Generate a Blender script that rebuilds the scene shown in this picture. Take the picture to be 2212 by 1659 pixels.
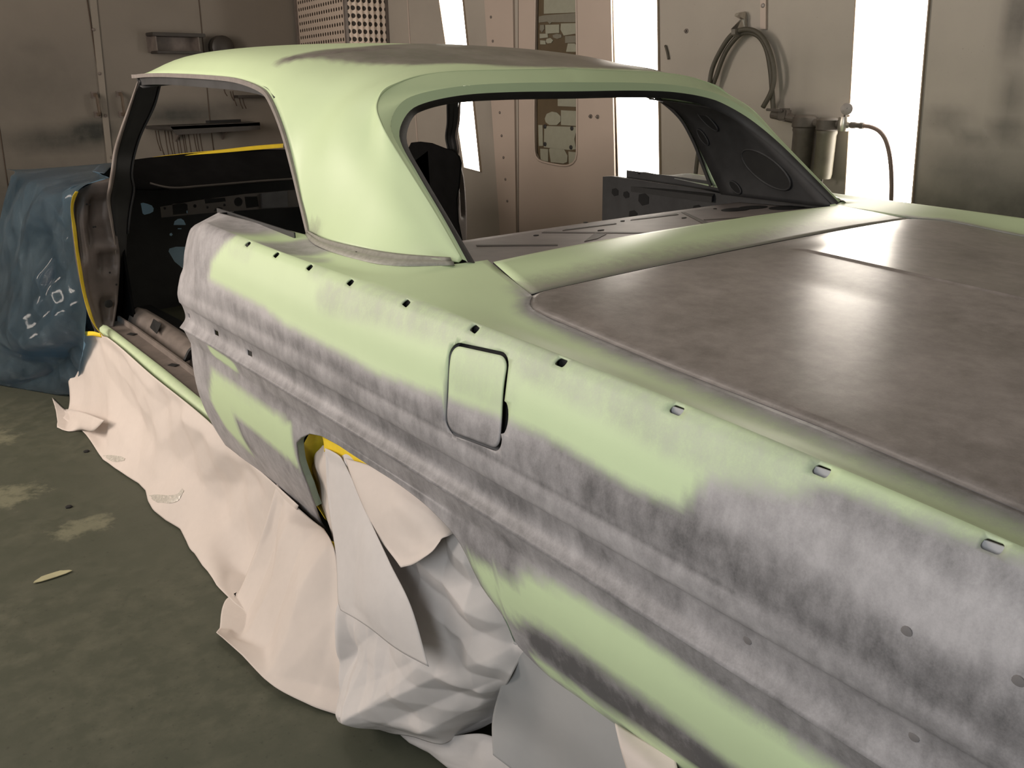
import bpy, bmesh, math, random
import numpy as np
from mathutils import Vector, Matrix, noise, Euler
for o in list(bpy.data.objects): bpy.data.objects.remove(o)
S = bpy.context.scene
COL = S.collection
# ---------------------------------------------------------------- camera
cam_d = bpy.data.cameras.new('camera')
cam = bpy.data.objects.new('camera', cam_d); COL.objects.link(cam); S.camera = cam
cam_d.sensor_fit = 'HORIZONTAL'; cam_d.sensor_width = 36.0
cam_d.lens = 1894.1 / 2212 * 36; cam_d.clip_start = .02
R = ((.76414,-.64503,-.00549),(.2119,.24297,.94661),(.60925,.72451,-.32234))
cam.matrix_world = Matrix(((R[0][0],R[1][0],-R[2][0],-1.7963),(R[0][1],R[1][1],-R[2][1],-1.3952),(R[0][2],R[1][2],-R[2][2],1.3005),(0,0,0,1)))
# ---------------------------------------------------------------- colour management, world
S.view_settings.view_transform = 'Standard'; S.view_settings.look = 'None'
S.view_settings.exposure = .0; S.view_settings.gamma = 1.0; S.view_settings.use_curve_mapping = False
W = bpy.data.worlds.new('World'); S.world = W; W.use_nodes = True
W.node_tree.nodes['Background'].inputs[0].default_value = (.9, .85, .8, 1)
W.node_tree.nodes['Background'].inputs[1].default_value = .05
# ---------------------------------------------------------------- unseen area lights, assumed and added to light the car's near side
def area(name, loc, rot, sx, sy, power, col):
    l = bpy.data.lights.new(name, 'AREA'); l.shape = 'RECTANGLE'; l.size = sx; l.size_y = sy; l.energy = power; l.color = col
    o = bpy.data.objects.new(name, l); COL.objects.link(o); o.location = loc; o.rotation_euler = rot; return o
# assumed lights along the left wall, facing +x, and one under the ceiling
area('assumed_light_front', (-3.3, 2.6, 1.8), (0, -math.pi/2, 0), 1.7, .8, 100, (1, .87, .76))
area('assumed_light_middle', (-3.3, .6, 1.8), (0, -math.pi/2, 0), 1.7, .6, 24, (1, .90, .82))
area('assumed_light_rear', (-3.3, -1.6, 1.8), (0, -math.pi/2, 0), 1.7, .9, 38, (.93, .97, 1))
area('assumed_light_ceiling', (-.9, .6, 2.9), (0, 0, 0), .5, 2.4, 9, (1, .9, .8))

# ---------------------------------------------------------------- helpers
def cr(pts, n, closed=False):
    """Catmull-Rom through pts, n samples, uniform in arc length of the control polygon"""
    P = [Vector(p) for p in pts]
    if len(P) == 1: return [P[0].copy() for _ in range(n)]
    if len(P) == 2: return [P[0].lerp(P[1], i/(n-1)) for i in range(n)]
    d = [0]
    for i in range(1, len(P)): d.append(d[-1] + max((P[i]-P[i-1]).length, 1e-6))
    out = []
    for k in range(n):
        s = d[-1]*k/(n-1); i = 0
        while i < len(P)-2 and d[i+1] < s: i += 1
        h = d[i+1]-d[i]; t = (s-d[i])/h
        m0 = (P[i+1]-P[i-1])/(d[i+1]-d[i-1]) if i > 0 else (P[1]-P[0])/(d[1]-d[0])
        m1 = (P[i+2]-P[i])/(d[i+2]-d[i]) if i+2 < len(P) else (P[i+1]-P[i])/h
        t2, t3 = t*t, t*t*t
        out.append(P[i]*(2*t3-3*t2+1) + m0*h*(t3-2*t2+t) + P[i+1]*(-2*t3+3*t2) + m1*h*(t3-t2))
    return out
def lin(pts, n):
    P = [Vector(p) for p in pts]; d = [0]
    for i in range(1, len(P)): d.append(d[-1] + (P[i]-P[i-1]).length)
    out = []
    for k in range(n):
        s = d[-1]*k/(n-1); i = 0
        while i < len(P)-2 and d[i+1] < s: i += 1
        out.append(P[i].lerp(P[i+1], (s-d[i])/max(d[i+1]-d[i], 1e-9)))
    return out
def obj(name, verts, faces, mat=None, parent=None, smooth=True, paint=None, mats=None):
    me = bpy.data.meshes.new(name); me.from_pydata([tuple(v) for v in verts], [], faces); me.update()
    if smooth: me.shade_smooth()
    o = bpy.data.objects.new(name, me); COL.objects.link(o)
    for m in (mats or [mat]): me.materials.append(m)
    if parent: o.parent = parent
    if paint:
        a = me.color_attributes.new('paint', 'FLOAT_COLOR', 'POINT')
        for i, v in enumerate(me.vertices):
            g, t = paint(v.co); a.data[i].color = (g, t, 0, 1)
    return o
def gridmesh(rows):
    nr, nc = len(rows), len(rows[0])
    v = [p for r in rows for p in r]
    f = [(i*nc+j, i*nc+j+1, (i+1)*nc+j+1, (i+1)*nc+j) for i in range(nr-1) for j in range(nc-1)]
    return v, f
def grid(name, rows, mat, parent=None, smooth=True, paint=None, flip=False, thick=0, mats=None, offset=-1, rim=None, out=None):
    v, f = gridmesh(rows)
    if out:
        O = Vector(out); t = 0; flip = False
        for q in f[::7]: t += (Vector(v[q[2]])-Vector(v[q[0]])).cross(Vector(v[q[3]])-Vector(v[q[1]])).dot(O)
        flip = t < 0
    if flip: f = [t[::-1] for t in f]
    o = obj(name, v, f, mat, parent, smooth, paint, mats)
    if thick:
        s = o.modifiers.new('s', 'SOLIDIFY'); s.thickness = thick; s.offset = offset
        if mats and len(mats) > 1: s.material_offset = 1; s.material_offset_rim = 1 if rim is None else rim
    return o
def box(name, c, s, mat, parent=None, rot=None, bev=0):
    bm = bmesh.new(); bmesh.ops.create_cube(bm, size=1)
    for v in bm.verts: v.co = Vector((v.co.x*s[0], v.co.y*s[1], v.co.z*s[2]))
    if bev: bmesh.ops.bevel(bm, geom=bm.edges[:], offset=bev, segments=2, affect='EDGES')
    if rot: bmesh.ops.rotate(bm, verts=bm.verts[:], matrix=Euler(rot).to_matrix())
    for v in bm.verts: v.co += Vector(c)
    me = bpy.data.meshes.new(name); bm.to_mesh(me); bm.free(); me.materials.append(mat)
    o = bpy.data.objects.new(name, me); COL.objects.link(o)
    if parent: o.parent = parent
    return o
def frames(P):
    T = []
    for i in range(len(P)):
        a = P[max(i-1, 0)]; b = P[min(i+1, len(P)-1)]; T.append((b-a).normalized())
    return T
def tube(name, pts, r, mat, parent=None, n=48, seg=12, cap=True, sec=None, up=None, raw=False):
    """round tube, or a swept section sec=[(a,b)] (a along side, b along up)"""
    P = [Vector(p) for p in pts] if raw else cr(pts, n)
    T = frames(P); verts = []; N = None
    rr = r if callable(r) else (lambda t: r)
    for i, (p, t) in enumerate(zip(P, T)):
        if up is not None:
            u = Vector(up); side = t.cross(u).normalized(); N = side.cross(t).normalized()
        else:
            if N is None:
                a = Vector((0, 0, 1)) if abs(t.z) < .9 else Vector((1, 0, 0)); N = (a - t*a.dot(t)).normalized()
            else: N = (N - t*N.dot(t)).normalized()
            side = t.cross(N)
        q = rr(i/(len(P)-1))
        if sec: verts += [p + side*a*q + N*b*q for a, b in sec]
        else: verts += [p + (side*math.cos(2*math.pi*k/seg) + N*math.sin(2*math.pi*k/seg))*q for k in range(seg)]
    m = len(sec) if sec else seg
    f = [(i*m+k, i*m+(k+1) % m, (i+1)*m+(k+1) % m, (i+1)*m+k) for i in range(len(P)-1) for k in range(m)]
    if cap: f += [tuple(range(m))[::-1], tuple((len(P)-1)*m+k for k in range(m))]
    o = obj(name, verts, f, mat, parent, smooth=not sec)
    return o
def prism(name, poly, axis, depth, mat, parent=None, smooth=False, bev=0):
    """flat polygon of 3-D points extruded along vector axis by depth"""
    P = [Vector(p) for p in poly]; d = Vector(axis).normalized()*depth; n = len(P)
    v = P + [p+d for p in P]
    f = [tuple(range(n)), tuple(range(2*n-1, n-1, -1))] + [(i, i+n, (i+1) % n+n, (i+1) % n) for i in range(n)]
    o = obj(name, v, f, mat, parent, smooth)
    bm = bmesh.new(); bm.from_mesh(o.data); bmesh.ops.recalc_face_normals(bm, faces=bm.faces[:])
    if bev: bmesh.ops.bevel(bm, geom=bm.edges[:], offset=bev, segments=2, affect='EDGES')
    bm.to_mesh(o.data); bm.free(); return o
def lathe(name, prof, org, axis, mat, parent=None, seg=24):
    ax = Vector(axis).normalized(); a = Vector((1, 0, 0)) if abs(ax.x) < .9 else Vector((0, 1, 0))
    u = ax.cross(a).normalized(); w = ax.cross(u); O = Vector(org); v = []
    for r, h in prof: v += [O + ax*h + (u*math.cos(2*math.pi*k/seg)+w*math.sin(2*math.pi*k/seg))*r for k in range(seg)]
    f = [(i*seg+k, i*seg+(k+1) % seg, (i+1)*seg+(k+1) % seg, (i+1)*seg+k) for i in range(len(prof)-1) for k in range(seg)]
    f += [tuple(range(seg))[::-1], tuple((len(prof)-1)*seg+k for k in range(seg))]
    o = obj(name, v, f, mat, parent, smooth=True); 
    try: o.data.set_sharp_from_angle(angle=math.radians(40))
    except Exception: pass
    return o
def empty(name, loc=(0, 0, 0)):
    o = bpy.data.objects.new(name, None); COL.objects.link(o); o.location = loc; o.empty_display_size = .1; return o
def tag(o, label=None, cat=None, group=None, kind=None):
    if label: o['label'] = label
    if cat: o['category'] = cat
    if group: o['group'] = group
    if kind: o['kind'] = kind
    return o
def struct(o): o['kind'] = 'structure'; return o
def unparent_shift(root):
    """meshes were written in world coordinates: keep them there under a root that is off the origin"""
    bpy.context.view_layer.update()
    for c in root.children: c.matrix_parent_inverse = root.matrix_world.inverted()
def sm(a, b, x):
    t = min(1, max(0, (x-a)/(b-a))); return t*t*(3-2*t)
# ---------------------------------------------------------------- materials
def nodes(name):
    m = bpy.data.materials.new(name); m.use_nodes = True; nt = m.node_tree; b = nt.nodes['Principled BSDF']
    return m, nt, b
def N(nt, t, **kw):
    n = nt.nodes.new(t)
    for k, v in kw.items():
        if k == 'inp':
            for a, c in v.items(): n.inputs[a].default_value = c
        else: setattr(n, k, v)
    return n
def L(nt, a, b): nt.links.new(a, b)
def math_(nt, op, a, b=None, c=None, clamp=False):
    n = nt.nodes.new('ShaderNodeMath'); n.operation = op; n.use_clamp = clamp
    for i, x in enumerate((a, b, c)):
        if x is None: continue
        if isinstance(x, (int, float)): n.inputs[i].default_value = x
        else: nt.links.new(x, n.inputs[i])
    return n.outputs[0]
def mixc(nt, f, a, b):
    n = nt.nodes.new('ShaderNodeMix'); n.data_type = 'RGBA'
    for i, x in ((0, f), (6, a), (7, b)):
        if isinstance(x, (int, float)): n.inputs[i].default_value = x
        elif isinstance(x, tuple): n.inputs[i].default_value = x if len(x) == 4 else (*x, 1)
        else: nt.links.new(x, n.inputs[i])
    return n.outputs[2]
def noise_(nt, scale, detail=4, rough=.55, vec=None, stretch=None, dist=0):
    n = nt.nodes.new('ShaderNodeTexNoise'); n.inputs['Scale'].default_value = scale; n.inputs['Detail'].default_value = detail
    n.inputs['Roughness'].default_value = rough; n.inputs['Distortion'].default_value = dist
    tc = nt.nodes.new('ShaderNodeTexCoord'); src = tc.outputs['Object']
    if stretch:
        mp = nt.nodes.new('ShaderNodeMapping'); mp.inputs['Scale'].default_value = stretch; nt.links.new(src, mp.inputs[0]); src = mp.outputs[0]
    nt.links.new(src, n.inputs['Vector']); return n.outputs['Fac']
def bump(nt, b, h, strength, dist=.002):
    n = nt.nodes.new('ShaderNodeBump'); n.inputs['Strength'].default_value = strength; n.inputs['Distance'].default_value = dist
    nt.links.new(h, n.inputs['Height']); nt.links.new(n.outputs[0], b.inputs['Normal'])
def plain(name, col, rough=.6, metal=0, var=.25, scale=30, spec=.5, bmp=0):
    m, nt, b = nodes(name)
    n = noise_(nt, scale, 5)
    c = mixc(nt, n, tuple(x*(1-var) for x in col), tuple(min(1, x*(1+var)) for x in col))
    L(nt, c, b.inputs['Base Color']); b.inputs['Roughness'].default_value = rough; b.inputs['Metallic'].default_value = metal
    b.inputs['Specular IOR Level'].default_value = spec
    if bmp: bump(nt, b, n, bmp)
    return m
GREEN = (.54, .665, .41)
def primer(name, rough=.5, glo=(.108, .105, .108), ghi=(.415, .40, .41), stretch=(1, 1, .62), green=GREEN, spec=.5):
    m, nt, b = nodes(name)
    at = N(nt, 'ShaderNodeAttribute', attribute_name='paint'); sp = N(nt, 'ShaderNodeSeparateColor'); L(nt, at.outputs['Color'], sp.inputs[0])
    g, t = sp.outputs[0], sp.outputs[1]
    n1 = noise_(nt, 38, 8, .68, stretch=stretch); n2 = noise_(nt, 11, 5, .55, stretch=stretch); n3 = noise_(nt, 330, 3, .7)
    w = math_(nt, 'MULTIPLY', math_(nt, 'MULTIPLY', g, math_(nt, 'SUBTRACT', 1.0, g)), 3.2)
    nn = math_(nt, 'ADD', math_(nt, 'MULTIPLY', math_(nt, 'SUBTRACT', n1, .5), 1.3), math_(nt, 'MULTIPLY', math_(nt, 'SUBTRACT', n3, .5), .5))
    gm = math_(nt, 'ADD', g, math_(nt, 'MULTIPLY', nn, w), clamp=True)
    tone = math_(nt, 'ADD', t, math_(nt, 'ADD', math_(nt, 'MULTIPLY', math_(nt, 'SUBTRACT', n1, .5), 1.15), math_(nt, 'MULTIPLY', math_(nt, 'SUBTRACT', n2, .5), .9)))
    tone = math_(nt, 'ADD', tone, math_(nt, 'MULTIPLY', math_(nt, 'SUBTRACT', n3, .5), .35), clamp=True)
    gray = mixc(nt, tone, glo, ghi)
    gr = mixc(nt, n2, tuple(x*.97 for x in green), tuple(x*1.03 for x in green))
    L(nt, mixc(nt, gm, gr, gray), b.inputs['Base Color'])
    b.inputs['Roughness'].default_value = rough; b.inputs['Specular IOR Level'].default_value = spec
    bump(nt, b, n3, .12, .0006)
    return m
M_side = primer('primer_side')
M_deck = primer('primer_deck', rough=.29, glo=(.14, .125, .115), ghi=(.35, .315, .30), stretch=(.8, .8, 1), spec=.5)
M_roof = primer('primer_roof', rough=.42, glo=(.10, .09, .08), ghi=(.30, .27, .25))
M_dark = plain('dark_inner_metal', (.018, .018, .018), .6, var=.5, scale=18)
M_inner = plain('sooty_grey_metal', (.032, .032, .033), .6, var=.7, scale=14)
M_brown = plain('brown_grey_primer', (.15, .125, .11), .55, var=.45, scale=22)
M_shelf = plain('shelf_grey_primer', (.22, .19, .18), .55, var=.3, scale=16)
M_trimgrey = plain('bare_grey_metal', (.25, .225, .21), .45, metal=.2, var=.3, scale=60)
M_olive = plain('olive_floor_metal', (.075, .075, .045), .7, var=.5, scale=10)
M_dashface = plain('dash_face_brown', (.032, .027, .023), .5, var=.4, scale=18)
M_belt = plain('scuffed_belt_metal', (.27, .265, .23), .5, var=.4, scale=90)
M_black = plain('black_void', (.006, .006, .006), .8, var=.2)
M_rubber = plain('black_rubber', (.02, .02, .02), .7, var=.3)
M_gap = plain('gap_grey', (.16, .15, .15), .6, var=.3)
M_flange = plain('greenish_flange', (.30, .38, .30), .5, var=.3, scale=25)
def paper(name, col, rough=.75, dirt=.18, trans=.0, spots=False):
    m, nt, b = nodes(name)
    n = noise_(nt, 2.3, 6, .6); n2 = noise_(nt, 45, 5, .6)
    f = math_(nt, 'ADD', math_(nt, 'MULTIPLY', n, .75), math_(nt, 'MULTIPLY', n2, .25))
    c = mixc(nt, f, tuple(x*(1-dirt) for x in col), tuple(min(1, x*(1+dirt*.6)) for x in col))
    L(nt, c, b.inputs['Base Color']); b.inputs['Roughness'].default_value = rough; b.inputs['Specular IOR Level'].default_value = .35
    bump(nt, b, n2, .15, .002); return m
M_paper = paper('masking_paper_white', (.62, .555, .51))
M_paperG = paper('masking_paper_overspray', (.57, .54, .525), dirt=.25)
M_paperD = paper('masking_paper_grey', (.32, .32, .32), dirt=.12)
M_tape = plain('yellow_tape', (.80, .58, .03), .5, var=.12, scale=40)
M_tapeD = plain('yellow_tape_inside', (.80, .62, .04), .5, var=.2, scale=40)
m, nt, b = nodes('blue_plastic_film'); M_film = m
nf = noise_(nt, 3.2, 6, .6, dist=1.2); nf2 = noise_(nt, 9, 9, .74, stretch=(1, 1, .5), dist=2.2)
fcol = mixc(nt, math_(nt, 'MULTIPLY', math_(nt, 'SUBTRACT', nf, .3), 2.4, clamp=True), (.035, .06, .075), (.19, .25, .28))
L(nt, fcol, b.inputs['Base Color']); b.inputs['Roughness'].default_value = .16; b.inputs['Specular IOR Level'].default_value = .9
b.inputs['Coat Weight'].default_value = .5; b.inputs['Coat Roughness'].default_value = .08
bump(nt, b, nf2, 1.0, .05)
tr = N(nt, 'ShaderNodeBsdfTranslucent'); tr.inputs[0].default_value = (.55, .74, .88, 1); mx = N(nt, 'ShaderNodeMixShader'); mx.inputs[0].default_value = .5
L(nt, b.outputs[0], mx.inputs[1]); L(nt, tr.outputs[0], mx.inputs[2]); L(nt, mx.outputs[0], nt.nodes['Material Output'].inputs[0])
m, nt, b = nodes('blue_film_lit_copy'); M_filmlit = m  # paler, clearer copy of the film colour, so the holes look lit
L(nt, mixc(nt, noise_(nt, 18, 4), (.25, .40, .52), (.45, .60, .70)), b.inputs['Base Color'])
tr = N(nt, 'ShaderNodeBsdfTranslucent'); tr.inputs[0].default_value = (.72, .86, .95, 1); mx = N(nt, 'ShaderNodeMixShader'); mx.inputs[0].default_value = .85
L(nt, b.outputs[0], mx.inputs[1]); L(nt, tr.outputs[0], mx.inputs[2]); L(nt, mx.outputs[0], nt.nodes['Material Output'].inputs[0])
def wallmat(name, col, dark, rough=.5):
    m, nt, b = nodes(name)
    at = N(nt, 'ShaderNodeAttribute', attribute_name='paint'); sp = N(nt, 'ShaderNodeSeparateColor'); L(nt, at.outputs['Color'], sp.inputs[0])
    n = noise_(nt, 2.0, 6, .6); n2 = noise_(nt, 90, 3); n3 = noise_(nt, 7, 5, .65)
    f = math_(nt, 'ADD', sp.outputs[0], math_(nt, 'MULTIPLY', math_(nt, 'SUBTRACT', n3, .5), math_(nt, 'MULTIPLY', sp.outputs[0], .8)), clamp=True)
    base = mixc(nt, n, tuple(x*.85 for x in col), tuple(x*1.12 for x in col))
    base = mixc(nt, math_(nt, 'GREATER_THAN', n2, .72), base, tuple(x*.7 for x in col))
    base = mixc(nt, sp.outputs[1], base, tuple(a*b_ for a, b_ in zip(col, (1.0, .80, .76))))
    L(nt, mixc(nt, f, base, dark), b.inputs['Base Color']); b.inputs['Roughness'].default_value = rough
    b.inputs['Specular IOR Level'].default_value = .3
    bump(nt, b, n, .05, .01); return m
M_wall = wallmat('booth_wall_enamel', (.215, .192, .163), (.03, .032, .028))
M_wallR = wallmat('booth_wall_side', (.38, .345, .30), (.05, .048, .042))
M_ceil = plain('booth_ceiling', (.45, .42, .38), .7)
def emit(name, col, s):
    m, nt, b = nodes(name); n = noise_(nt, 6, 2)
    L(nt, mixc(nt, n, tuple(x*.98 for x in col), col), b.inputs['Emission Color']); b.inputs['Emission Strength'].default_value = s
    b.inputs['Base Color'].default_value = (.8, .8, .8, 1); return m
M_lamp = emit('light_diffuser', (1, .91, .80), 12.0)
m, nt, b = nodes('booth_floor'); M_floor = m
n1 = noise_(nt, 1.3, 8, .62, dist=.6); n2 = noise_(nt, 14, 8, .7); n3 = noise_(nt, 70, 5)
at = N(nt, 'ShaderNodeAttribute', attribute_name='paint'); sp = N(nt, 'ShaderNodeSeparateColor'); L(nt, at.outputs['Color'], sp.inputs[0])
c = mixc(nt, math_(nt, 'MULTIPLY', math_(nt, 'SUBTRACT', n1, .35), 2.6, clamp=True), (.050, .055, .040), (.135, .132, .095))
c = mixc(nt, math_(nt, 'MULTIPLY', math_(nt, 'SUBTRACT', n2, .42), 3.2, clamp=True), (.066, .071, .050), c)
edge = math_(nt, 'ADD', sp.outputs[0], math_(nt, 'MULTIPLY', math_(nt, 'SUBTRACT', n2, .5), 2.2))
c = mixc(nt, math_(nt, 'MULTIPLY', math_(nt, 'SUBTRACT', edge, .45), 2.5, clamp=True), c, (.155, .155, .105))
c = mixc(nt, math_(nt, 'MULTIPLY', math_(nt, 'SUBTRACT', n3, .62), 5, clamp=True), c, (.035, .035, .028))
L(nt, c, b.inputs['Base Color']); b.inputs['Specular IOR Level'].default_value = .35
L(nt, math_(nt, 'ADD', math_(nt, 'MULTIPLY', n2, .35), .42), b.inputs['Roughness']); bump(nt, b, n2, .12, .004)
def perf(name, ax, du, dv, r, ph=0):
    m, nt, b = nodes(name); tc = N(nt, 'ShaderNodeTexCoord'); s = N(nt, 'ShaderNodeSeparateXYZ'); L(nt, tc.outputs['Object'], s.inputs[0])
    def cell(o, d): return math_(nt, 'MULTIPLY', math_(nt, 'SUBTRACT', math_(nt, 'FRACT', math_(nt, 'DIVIDE', math_(nt, 'ADD', o, 10+ph), d)), .5), d)
    u = cell(s.outputs[ax], du); v = cell(s.outputs[2], dv)
    d2 = math_(nt, 'ADD', math_(nt, 'MULTIPLY', u, u), math_(nt, 'MULTIPLY', v, v))
    L(nt, mixc(nt, math_(nt, 'LESS_THAN', d2, r*r), (.60, .50, .42), (.02, .012, .006)), b.inputs['Base Color']); b.inputs['Roughness'].default_value = .5
    return m
M_perfS = perf('perforated_side', 1, .052, .052, .0135); M_perfF = perf('perforated_front', 0, .046, .052, .0165)
# ================================================================ THE ROOM
def soot(spots, pink=()):
    def f(co):
        g = 0
        for (a, b2, ra, rb, s) in spots:
            u = co.y if f.side else co.x
            q = ((u-a)/ra)**2 + ((co.z-b2)/rb)**2
            g = max(g, s*math.exp(-q*1.2))
        p = 0
        for (y0, y1, z0) in pink:
            p = max(p, sm(y0-.03, y0+.02, co.y)*(1-sm(y1-.02, y1+.03, co.y))*sm(z0, z0+.25, co.z))
        return (min(1, g), p)
    return f
def wallgrid(name, a, b2, z0, z1, mat, paint, step=.04):
    a = Vector(a); b2 = Vector(b2); n = max(2, int((b2-a).length/step)); m2 = max(2, int((z1-z0)/step))
    rows = [[Vector((*(a.lerp(b2, i/n).xy), z0+(z1-z0)*j/m2)) for i in range(n+1)] for j in range(m2+1)]
    return struct(grid(name, rows, mat, paint=paint, smooth=False))
ZC = 3.0
def fl_paint(co):
    g = 0
    for (a, c2, ra, rb) in FP:
        g = max(g, 1.0-((co.x-a)/ra)**2*.5-((co.y-c2)/rb)**2*.5)
    return (max(0, g), 0)
FP = [(-1.45, 2.35, .22, .14), (-1.62, 2.0, .15, .1), (-1.38, 1.75, .12, .10), (-1.75, 1.5, .14, .16), (-1.25, 1.35, .10, .07), (-1.55, 2.7, .25, .12)]
rows = [[Vector((-3.4+5.5*i/110, -4+9.8*j/200, 0)) for i in range(111)] for j in range(201)]
struct(grid('floor', rows, M_floor, paint=fl_paint, smooth=False))
struct(grid('ceiling', [[Vector((x, y, ZC)) for x in (-3.4, 2.1)] for y in (5.8, -4)], M_ceil, smooth=False))
fs = soot([(.12, .995, .20, .10, 1.3), (-.12, .95, .5, .13, .8), (-.4, .95, .5, .12, .5), (.78, 1.10, .45, .10, .85), (1.1, 1.14, .4, .08, .5), (1.35, 1.25, .5, .5, .18),
           (-.15, 1.55, .25, .1, .35), (.35, 1.6, .3, .25, .12), (1.2, 1.60, .16, .1, .45), (.7, .80, .35, .2, .18), (-.6, .5, 1.4, .55, .6), (-.2, 1.3, .7, .4, .4), (.1, 1.35, .3, .2, .3), (.3,1.15,.4,.2,.3), (1.0, .55, 1.2, .4, .3)])
fs.side = False
wallgrid('wall_front', (-3.4, 5.6, 0), (1.83, 5.6, 0), 0, ZC, M_wall, fs)
# right wall, broken by the three light strips that are set into it
rs = soot([(3.45, 1.25, .3, .5, .1), (2.75, .75, .30, .22, .22), (3.62, 1.2, .12, .3, .4), (3.25, 1.15, .1, .22, .35),
           (.12, 1.53, .055, .17, .85), (.09, 1.25, .06, .12, .55), (.33, 1.16, .10, .055, .6), (.22, 1.08, .12, .055, .55), (.09, 1.12, .09, .06, .75), (.2, .95, .3, .16, .6), (-.1, .8, .7, .25, .8), (.1, .7, 1.0, .3, .8),
           (1.08, 1.33, .02, .14, .35), (1.02, 1.30, .03, .18, .25), (.97, 1.3, .02, .15, .15), (1.0, 1.18, .1, .03, .4), (-.6, 1.2, .5, .4, .4)], pink=[(2.05, 2.62, 1.25)])
rs.side = True
XR = 2.0
wr = wallgrid('wall_right', (XR, -4, 0), (XR, 4.514, 0), 0, ZC, M_wallR, rs, .045)
struct(grid('wall_left', [[Vector((-3.4, y, z)) for y in (-4, 5.8)] for z in (0, ZC)], M_ceil, smooth=False))
struct(grid('wall_rear', [[Vector((x, -4, z)) for x in (-3.4, 2.1)] for z in (0, ZC)], M_ceil, smooth=False))
# light strips: a shallow steel frame with a glowing diffuser
def strip(poly, label):
    P = [Vector(p) for p in poly]; t = empty('wall_light', (XR, sum(p.y for p in P)/4, min(p.z for p in P)))
    c = sum(P, Vector())/4
    prism('diffuser', [(XR-.012, p.y, p.z) for p in P], (1, 0, 0), .008, M_lamp, t)
    v = []; 
    for k in (1.0, 1.0+.005/max(.1, (P[1]-P[0]).length)*2): v += [Vector((XR-.016, c.y+(p.y-c.y)*k, c.z+(p.z-c.z)*(1+(k-1)*.15))) for p in P]
    v += [Vector((XR+.002, q.y, q.z)) for q in v[4:8]]
    v += [Vector((XR-.004, q.y, q.z)) for q in v[0:4]]
    f = [(i, (i+1) % 4, (i+1) % 4+4, i+4) for i in range(4)] + [(i+4, (i+1) % 4+4, (i+1) % 4+8, i+8) for i in range(4)] + [(i+12, (i+1) % 4+12, (i+1) % 4, i) for i in range(4)]
    obj('frame', v, f, M_edge, t, smooth=False)
    tag(t, label, 'light fixture', 'glowing white light strips in the right wall'); unparent_shift(t)
    return t
M_edge = plain('strip_edge_enamel', (.36, .29, .22), .5, var=.2)
strip([(2,3.8536,1.8939),(2,3.5906,1.8746),(2,3.4303,.7466),(2,3.6068,.7634)], 'leaning glowing light strip ending low behind the rear window, farthest and slimmest')
strip([(2,2.2286,1.7746),(2,1.9139,1.7515),(2,1.8324,.7268),(2,2.1335,.7013)], 'bright white light strip beside the door with the small window')
strip([(2,.7875,1.6688),(2,.4701,1.6455),(2,.4181,.7282),(2,.7243,.6949)], 'widest bright white light strip, behind the hose of the air filter')
# corner pillar with perforated filter faces
g = empty('exhaust_filter_box', (1.75, 5.0, 0))
YF = 4.514; xn = 1.65
zt = ZC-.02
grid('perforated_side', [[Vector((1.825, 5.59, z)), Vector((xn, YF, z))] for z in (.0, zt)], M_perfS, g, smooth=False, thick=.01)
cols = []; nn = 7
for i in range(nn*6+1):
    u = i/(nn*6); w = abs(((i % 6)/6)-.5)*2
    cols.append((xn+.005+(XR-xn-.01)*u, YF-.012*(1-w)))
grid('perforated_front', [[Vector((x, y, z)) for x, y in cols] for z in (.0, zt)], M_perfF, g, smooth=False, thick=.004)
for x, y in ((xn, YF), (XR-.012, YF-.005), (1.815, 5.57)): box('edge_angle', (x, y, zt/2), (.022, .022, zt), M_brown, g)
tag(g, 'pale perforated metal filter box standing in the far corner of the booth', 'filter box'); unparent_shift(g)
# --- door on the right wall with its window of paper cut-outs
def trim(name, poly, th, mat, out=.0):
    return prism(name, [(XR-out-th, p[1], p[2]) for p in poly], (1, 0, 0), th, mat)
M_post = wallmat('booth_post', (.42, .35, .30), (.05, .045, .04))
M_pane = plain('dark_brown_pane', (.10, .075, .045), .3, var=.3, scale=5)
M_cut = plain('grey_paper_cutout', (.27, .27, .21), .7, var=.12, scale=30)
M_cut2 = plain('dull_paper_cutout', (.17, .16, .125), .7, var=.15, scale=30)
M_line = plain('seam_brown', (.07, .045, .03), .7, var=.2)
M_enamel = plain('door_enamel', (.46, .38, .325), .5, var=.08, scale=3)
d1 = struct(empty('door_1', (XR, 2.6, 0)))
def yz(p): return Vector((XR, p[1], p[2]))
dp = [yz(p) for p in [(2,2.9998,2.5349),(2,2.2803,2.4155),(2,2.132,.434),(2,3.0057,.325)]]
wp = [yz(p) for p in [(2,2.8426,1.9574),(2,2.5292,1.9286),(2,2.4983,1.7582),(2,2.471,.9175),(2,2.4855,.8709),(2,2.5328,.8437),(2,2.6059,.8366),(2,2.7741,.8489),(2,2.8218,.8632),(2,2.8482,.8985),(2,2.8547,1.2578),(2,2.849,1.6799)]]
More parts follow.
